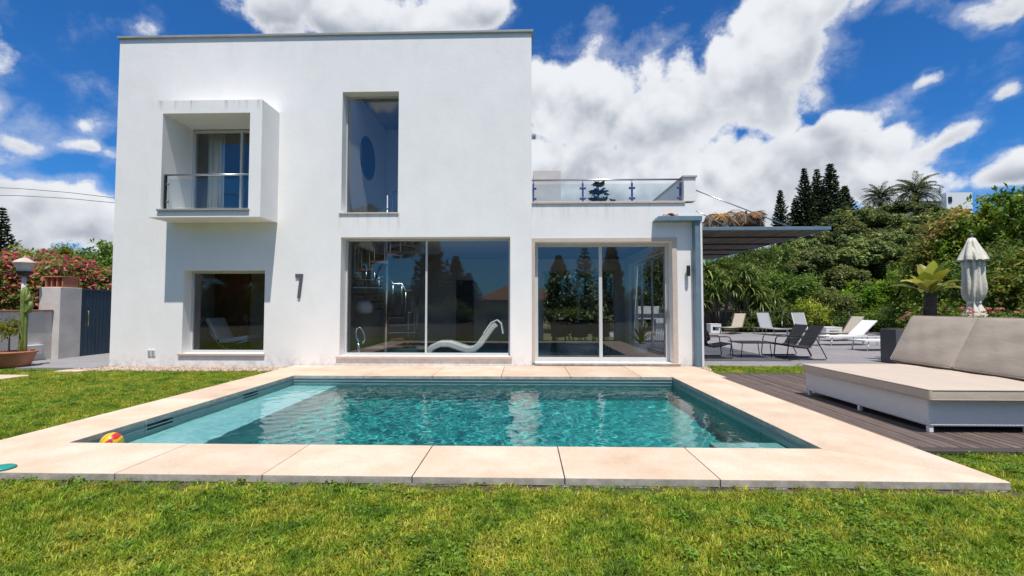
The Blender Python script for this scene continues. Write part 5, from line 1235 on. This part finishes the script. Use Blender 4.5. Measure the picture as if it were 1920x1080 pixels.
# bougainvillea and trees beyond the wall
bg_ = [(-14.6, 10.6, 2.6, 'behind the low wall at the left edge'), (-14.4, 12.4, 2.95, 'right behind the garden lamp'), (-13.5, 13.4, 2.95, 'behind the gate pillar'), (-13.1, 14.8, 2.8, 'over the middle of the navy gate'), (-12.9, 16.4, 2.75, 'between the gate and the house corner'), (-15.4, 14.2, 3.3, 'behind the lamp and pillar')]
for (x, y, t, lab) in bg_: put_tree('boug_a', 'bougainvillea', f'pink-flowering bougainvillea {lab}', 'bougainvillea', x, y, t, 1.05, base=GZ, group='bougainvillea beyond the garden wall')
lt2 = [('bright_a', 55, 442, 21, .75, 'yellow', 'yellow-green tree behind the garden lamp'), ('mid_a', 130, 455, 27, .9, 'mid', 'distant green tree above the gate pillar'), ('bright_a', 165, 445, 30, 1.1, 'mid', 'distant green tree above the navy gate, left one'), ('bright_a', 205, 442, 29, 1.1, 'mid', 'distant green tree at the house corner'), ('mid_a', 100, 462, 33, 1.1, 'mid', 'far green tree between the lamp and the gate'), ('bright_a', 240, 440, 32, 1.1, 'mid', 'far green tree mostly hidden behind the house'), ('mid_a', -20, 465, 20, .8, 'mid', 'green tree at the far left edge')]
for (k, u, v, d, w, lm, lab) in lt2: put_tree(k, 'garden_tree', lab, 'tree', UX(u, d), d, VZ(v, d), w, lm=lm, base=GZ)
put_tree('spire_b', 'conifer', 'dark conifer at the left edge of the picture', 'conifer', UX(-34, 27), 27, VZ(380, 27), .9, base=GZ); 
for i, (va, vb, lab) in enumerate(((343, 365, 'upper overhead power cable crossing the left sky'), (357, 374, 'lower overhead power cable crossing the left sky'))):
    pts = [(UX(u, 32), 32, VZ(va + (vb - va) * u / 213 + .0009 * (u - 100) ** 2 * .2, 32)) for u in (-900, -600, -300, -100, 0, 100, 213, 330)]
    tag(MB().tube(pts, .018, 5).build('power_cable', M['cable'], None), lab, 'power cable')
# ball and disc by the pool
m, N, L, b = newmat('ball_print'); tc_ = N.new('ShaderNodeTexCoord'); wv = N.new('ShaderNodeTexWave'); wv.wave_type = 'RINGS'; wv.rings_direction = 'X'; wv.inputs['Scale'].default_value = 5.5; wv.inputs['Distortion'].default_value = 2.5; L.new(tc_.outputs['Object'], wv.inputs['Vector'])
rr_ = ramp(N, [(.0, (.75, .50, .02)), (.55, (.78, .52, .02)), (.58, (.55, .03, .03)), (.8, (.55, .03, .03)), (.83, (.75, .5, .02))]); L.new(wv.outputs['Fac'], rr_.inputs[0]); L.new(rr_.outputs[0], b.inputs['Base Color']); b.inputs['Roughness'].default_value = .35
bl_ = MB().lathe([(.098 * math.sin(t), -.098 * math.cos(t)) for t in np.linspace(.02, math.pi - .02, 22)], 32).build('beach_ball', m, None, smooth=True)
bl_.location = (-4.19, 4.70, -.075); bl_.rotation_euler = (.5, .6, .3); tag(bl_, 'yellow and red ball floating in the near left pool corner', 'ball')
ds = MB().lathe([(.001, .003), (.07, .003), (.085, .0), (.09, .012), (.075, .02), (.001, .022)], 32, (-4.20, 3.70, 0)).build('flying_disc', M['teal'], None, smooth=True); tag(ds, 'flat teal plastic disc on the coping at the left edge', 'disc')

# ------------------------------------------------------------------ what stands behind the viewer (seen mirrored in the glass)
rh = thing('tiled_house', 'low cream house with a clay-tile hip roof mirrored in the wide window', 'house', (-1.0, -30, GZ))
MB().holes(-5.0, 4.0, GZ, 2.05, -35, -30, []).build('wall', M['housewall'], rh)
rv = [(-5.5, -29.5, 2.05), (4.5, -29.5, 2.05), (4.5, -35.5, 2.05), (-5.5, -35.5, 2.05), (-2.2, -32.5, 3.7), (1.2, -32.5, 3.7)]
rm = MB(); rm.v = rv; rm.f = [(0, 1, 5, 4), (1, 2, 5), (2, 3, 4, 5), (3, 0, 4), (3, 2, 1, 0)]; rm.build('roof', M['tile'], rh)
for (k, nm, lab, cat, x, y, t, w, lm) in (
    ('lobed_a', 'shade_tree', 'big dark tree mirrored in the left half of the wide window', 'tree', -13, -17, 10.5, 1.6, 'mid'), ('lobed_b', 'shade_tree', 'second big dark tree mirrored beside it in the wide window', 'tree', -19, -20, 9.0, 1.5, 'mid'), ('lobed_a', 'shade_tree', 'tree mirrored in the square left window', 'tree', -23, -16, 9.0, 1.5, 'mid'), ('lobed_b', 'shade_tree', 'tree mirrored at the left edge of the square window', 'tree', -29, -18, 10, 1.6, 'mid'),
    ('spire_b', 'conifer', 'slim conifer mirrored beside the mullion of the wide window', 'conifer', -8.9, -23, 9.2, 1.5, None), ('spire_b', 'conifer', 'broad conifer mirrored left of the tiled roof', 'conifer', -6.9, -25, 6.4, 1.4, None), ('spire_b', 'conifer', 'low conifer mirrored next to the tiled roof', 'conifer', -5.5, -24, 4.6, 1.2, None), ('cypress', 'cypress', 'cypress mirrored in the left sliding pane', 'cypress', 3.2, -23, 6.0, 1.2, None),
    ('araucaria', 'norfolk_pine', 'tiered pine mirrored in the left sliding pane', 'pine tree', 5.4, -21, 6.8, .8, None), ('rusty_a', 'broadleaf_tree', 'rusty tree mirrored in the right sliding pane', 'tree', 11.2, -15, 6.4, .9, None), ('lobed_a', 'shade_tree', 'dark tree mirrored at the right end of the sliding door', 'tree', 14.5, -17, 8.0, 1.2, 'mid'), ('cypress', 'cypress', 'cypress mirrored in the right sliding pane', 'cypress', 8.0, -22, 7.0, 1.1, None),
    ('shrub_b', 'bush', 'low hedge bush mirrored under the tiled roof', 'bush', -3.0, -17, 1.4, 1.6, None), ('shrub_b', 'bush', 'low hedge bush mirrored right of the tiled roof', 'bush', .6, -17.5, 1.3, 1.6, None), ('shrub_a', 'bush', 'low hedge bush mirrored in the sliding door', 'bush', 4.2, -17, 1.4, 1.6, None), ('shrub_b', 'bush', 'low hedge bush mirrored left in the wide window', 'bush', -6.6, -16.6, 1.5, 1.6, None)):
    put_tree(k, nm, lab, cat, x, y, t, w, base=GZ, lm=lm)
for i, (x, y, t) in enumerate(((-31, -20, 4.2), (-26, -21, 4.5), (-21, -22, 4.6), (-16, -22, 4.4), (-11, -22, 3.6), (-7.6, -21, 2.2), (4.6, -24, 2.6), (8.6, -23, 3.0), (12.5, -22, 3.6), (17, -21, 4.2), (21, -20, 4.6))):
    put_tree('mid_a', 'hedge_tree', f'leafy hedge tree mirrored in the ground-floor glass, {ORD[i]} from the far left', 'tree', x, y, t, 1.15, base=-2.0, group='hedge mirrored in the glass')

# ------------------------------------------------------------------ grass and gravel
def scatter(name, pts, rot, sc_, idx, protos):
    me = bpy.data.meshes.new(name); n = len(pts); me.vertices.add(n); me.vertices.foreach_set('co', np.asarray(pts, np.float32).ravel())
    for nm, ty, arr, key in (('rot', 'FLOAT_VECTOR', rot, 'vector'), ('sc', 'FLOAT_VECTOR', sc_, 'vector'), ('idx', 'INT', idx, 'value')):
        a = me.attributes.new(nm, ty, 'POINT'); a.data.foreach_set(key, np.asarray(arr, np.int32 if ty == 'INT' else np.float32).ravel())
    o = bpy.data.objects.new(name, me); COL.objects.link(o)
    ng = bpy.data.node_groups.new(name + '_nodes', 'GeometryNodeTree')
    ng.interface.new_socket('Geometry', in_out='INPUT', socket_type='NodeSocketGeometry'); ng.interface.new_socket('Geometry', in_out='OUTPUT', socket_type='NodeSocketGeometry')
    N = ng.nodes; L = ng.links; gi = N.new('NodeGroupInput'); go = N.new('NodeGroupOutput'); iop = N.new('GeometryNodeInstanceOnPoints'); j = N.new('GeometryNodeJoinGeometry')
    for p in reversed(protos):
        oi = N.new('GeometryNodeObjectInfo'); oi.inputs['Object'].default_value = p; oi.inputs['As Instance'].default_value = True; L.new(oi.outputs['Geometry'], j.inputs[0])
    L.new(gi.outputs[0], iop.inputs['Points']); L.new(j.outputs[0], iop.inputs['Instance']); iop.inputs['Pick Instance'].default_value = True
    for nm, ty, sock in (('rot', 'FLOAT_VECTOR', 'Rotation'), ('sc', 'FLOAT_VECTOR', 'Scale'), ('idx', 'INT', 'Instance Index')):
        na = N.new('GeometryNodeInputNamedAttribute'); na.data_type = ty; na.inputs['Name'].default_value = nm; L.new(na.outputs['Attribute'], iop.inputs[sock])
    L.new(iop.outputs[0], go.inputs[0]); md = o.modifiers.new('scatter', 'NODES'); md.node_group = ng; return stuff(o)
LM['grass'] = leafmat('lawn_blades', [(0, (.10, .16, .010)), (.40, (.31, .37, .020)), (.75, (.56, .54, .055)), (1, (.76, .65, .22))], rough=.55, trans=.45,
                      patch=(2.6, [(.30, (.20, .42, .26)), (.43, (.62, .84, .60)), (.54, (1.0, 1.0, 1.0)), (.68, (1.32, 1.16, 1.5))]))
LM['clover'] = leafmat('clover_leaves', [(0, (.08, .16, .012)), (.5, (.17, .28, .02)), (1, (.28, .38, .035))], rough=.5, trans=.35)
def tuft(seed, n, rad, h, w):
    r = np.random.default_rng(seed); V, F, Q = [], [], []
    for k in range(n):
        a = r.random() * 6.283; p = np.array([math.cos(a), math.sin(a), 0]) * rad * math.sqrt(r.random()); b_ = r.random() * 6.283; l = h * r.uniform(.55, 1.2); e = r.uniform(.55, 1.35); q = np.clip(.45 + .25 * r.normal(), 0, 1)
        side = np.array([-math.sin(b_), math.cos(b_), 0.]); i0 = len(V); ww = w * r.uniform(.7, 1.3)
        for j in range(3):
            k_ = (1, .8, .08)[j]; V += [p - side * ww * k_, p + side * ww * k_]; Q += [q, q]
            p = p + l / 2 * np.array([math.cos(b_) * math.cos(e), math.sin(b_) * math.cos(e), math.sin(e)]); e -= r.uniform(.3, .9)
        F += [(i0, i0 + 1, i0 + 3, i0 + 2), (i0 + 2, i0 + 3, i0 + 5, i0 + 4)]
    return np.array(V), np.array(F), np.array(Q)
tufts = []
for k in range(5):
    V, F, Q = tuft(60 + k, 22, .040, (.040, .034, .045, .036, .030)[k], (.0026, .003, .0024, .0030, .0036)[k])
    tufts.append(bpy.data.objects.new('grass_tuft', np_mesh('grass_tuft', V, F, Q, LM['grass'])))
for k in range(2):
    r = np.random.default_rng(70 + k); n = 30; C = np.stack([r.normal(0, .028, n), r.normal(0, .028, n), r.uniform(.014, .042, n)], -1); a = r.random(n) * 6.283
    D = np.stack([np.cos(a), np.sin(a), r.normal(0, .25, n)], -1); V, F, Q = leaves(C, unit(D), unit(np.array([0, 0, 1.]) + r.normal(size=(n, 3)) * .35), np.full(n, .010) * r.uniform(.7, 1.3, n), np.full(n, .0075), np.clip(.5 + .25 * r.normal(size=n), 0, 1))
    tufts.append(bpy.data.objects.new('clover_tuft', np_mesh('clover_tuft', V, F, Q, LM['clover'])))
def lawn(regions):
    P = []
    for (x0, x1, y0, y1, dens) in regions:
        n = int((x1 - x0) * (y1 - y0) * dens); P.append(np.stack([rng.uniform(x0, x1, n), rng.uniform(y0, y1, n), np.full(n, GZ)], -1))
    P = np.concatenate(P); keep = np.ones(len(P), bool)
    for (a, b, c, d) in ((-10.95, -9.75, 8.46, 9.12), (-9.9, -9.25, 9.57, 9.97)): keep &= ~((P[:, 0] > a) & (P[:, 0] < b) & (P[:, 1] > c) & (P[:, 1] < d))
    edge = (P[:, 1] < CY0) & (P[:, 1] > CY0 - .10); keep &= ~(edge & (rng.random(len(P)) < .86)); P = P[keep]; n = len(P)
    rot = np.stack([rng.normal(0, .15, n), rng.normal(0, .15, n), rng.uniform(0, 6.283, n)], -1); s = rng.uniform(.7, 1.3, n)
    hgt = .75 + .5 * (np.sin(P[:, 0] * 2.1 + 1.3 * np.sin(P[:, 1] * 1.7)) * np.sin(P[:, 1] * 2.6 + P[:, 0]) * .5 + .5)
    cv = np.sin(P[:, 0] * 1.9 + 2.0 * np.sin(P[:, 1] * 1.3 + .7)) * np.sin(P[:, 1] * 2.4 + 1.6 * np.sin(P[:, 0] * 1.1)) + .35 * np.sin(P[:, 0] * 7.3 + P[:, 1] * 3.1) * np.sin(P[:, 1] * 8.1 - P[:, 0] * 2.2)
    kind = np.where(rng.random(n) < np.clip((cv + .05) * .12, .006, .085), 5 + rng.integers(0, 2, n), rng.integers(0, 5, n))
    tall = np.where(rng.random(n) < .03, 1.7, 1.0)
    return P, rot, np.stack([s, s, s * hgt * tall], -1), kind
P, rot, s3, idx = lawn([(-5.3, 5.2, 1.7, CY0 + .02, 1500), (-9, 9, .2, 1.7, 250), (-9, -5.3, 1.7, 3.65, 500), (5.2, 9, 1.7, 4.45, 450), (3.62, 5.2, CY0, 4.47, 1300),
                        (-8.0, CX0 - .01, 3.65, 6.5, 800), (-12.5, -8.0, 3.65, 6.5, 380), (-9.0, CX0 - .01, 6.5, 9.75, 650), (-12, -9.0, 6.5, 9.92, 500), (3.95, 9.3, 9.56, 10.96, 700), (9.35, 15, 3.0, 10.96, 260), (15, 18, 3.0, 10.96, 120)])
gro = scatter('grass', P, rot, s3, idx, tufts); tag(gro, 'short sunlit yellow-green lawn grass', 'grass')
stones = []
for k in range(4):
    r = np.random.default_rng(80 + k); mb = MB().lathe([(.001, -.012), (.014, -.01), (.02, 0), (.014, .010), (.001, .013)], 7, (0, 0, 0), lambda an, kk: 1 + .25 * math.sin(an * 2 + k))
    me = bpy.data.meshes.new('pebble'); me.from_pydata([(a * r.uniform(.8, 1.2), b * r.uniform(.8, 1.2), c) for a, b, c in mb.v], [], mb.f); me.materials.append(M['gravelm']); stones.append(bpy.data.objects.new('pebble', me))
n = 5200; gp = np.stack([rng.uniform(-9.7, -5.2, n), YW - .02 - .62 * rng.random(n) ** 1.3, np.full(n, GZ + .012) + rng.uniform(0, .02, n)], -1)
n2 = 900; gp2 = np.stack([rng.uniform(3.66, 4.5, n2), rng.uniform(9.6, 10.95, n2), np.full(n2, GZ + .012)], -1); gp2 = gp2[(gp2[:, 0] - 3.66) * 1.4 + (gp2[:, 1] - 10.95) * -.4 < .75]
gp = np.concatenate([gp, gp2]); n = len(gp)
tag(scatter('gravel', gp, rng.uniform(0, 6.28, (n, 3)), np.repeat(rng.uniform(.5, 1.35, (n, 1)), 3, 1), rng.integers(0, 4, n), stones), 'pale pebbles and dry litter along the foot of the house', 'gravel')
gb = MB().quad((-9.8, YW - .62, GZ + .004), (-5.14, YW - .5, GZ + .004), (-5.14, YW + .01, GZ + .004), (-9.8, YW + .01, GZ + .004)); struct(gb.build('gravel_bed', M['soil']))
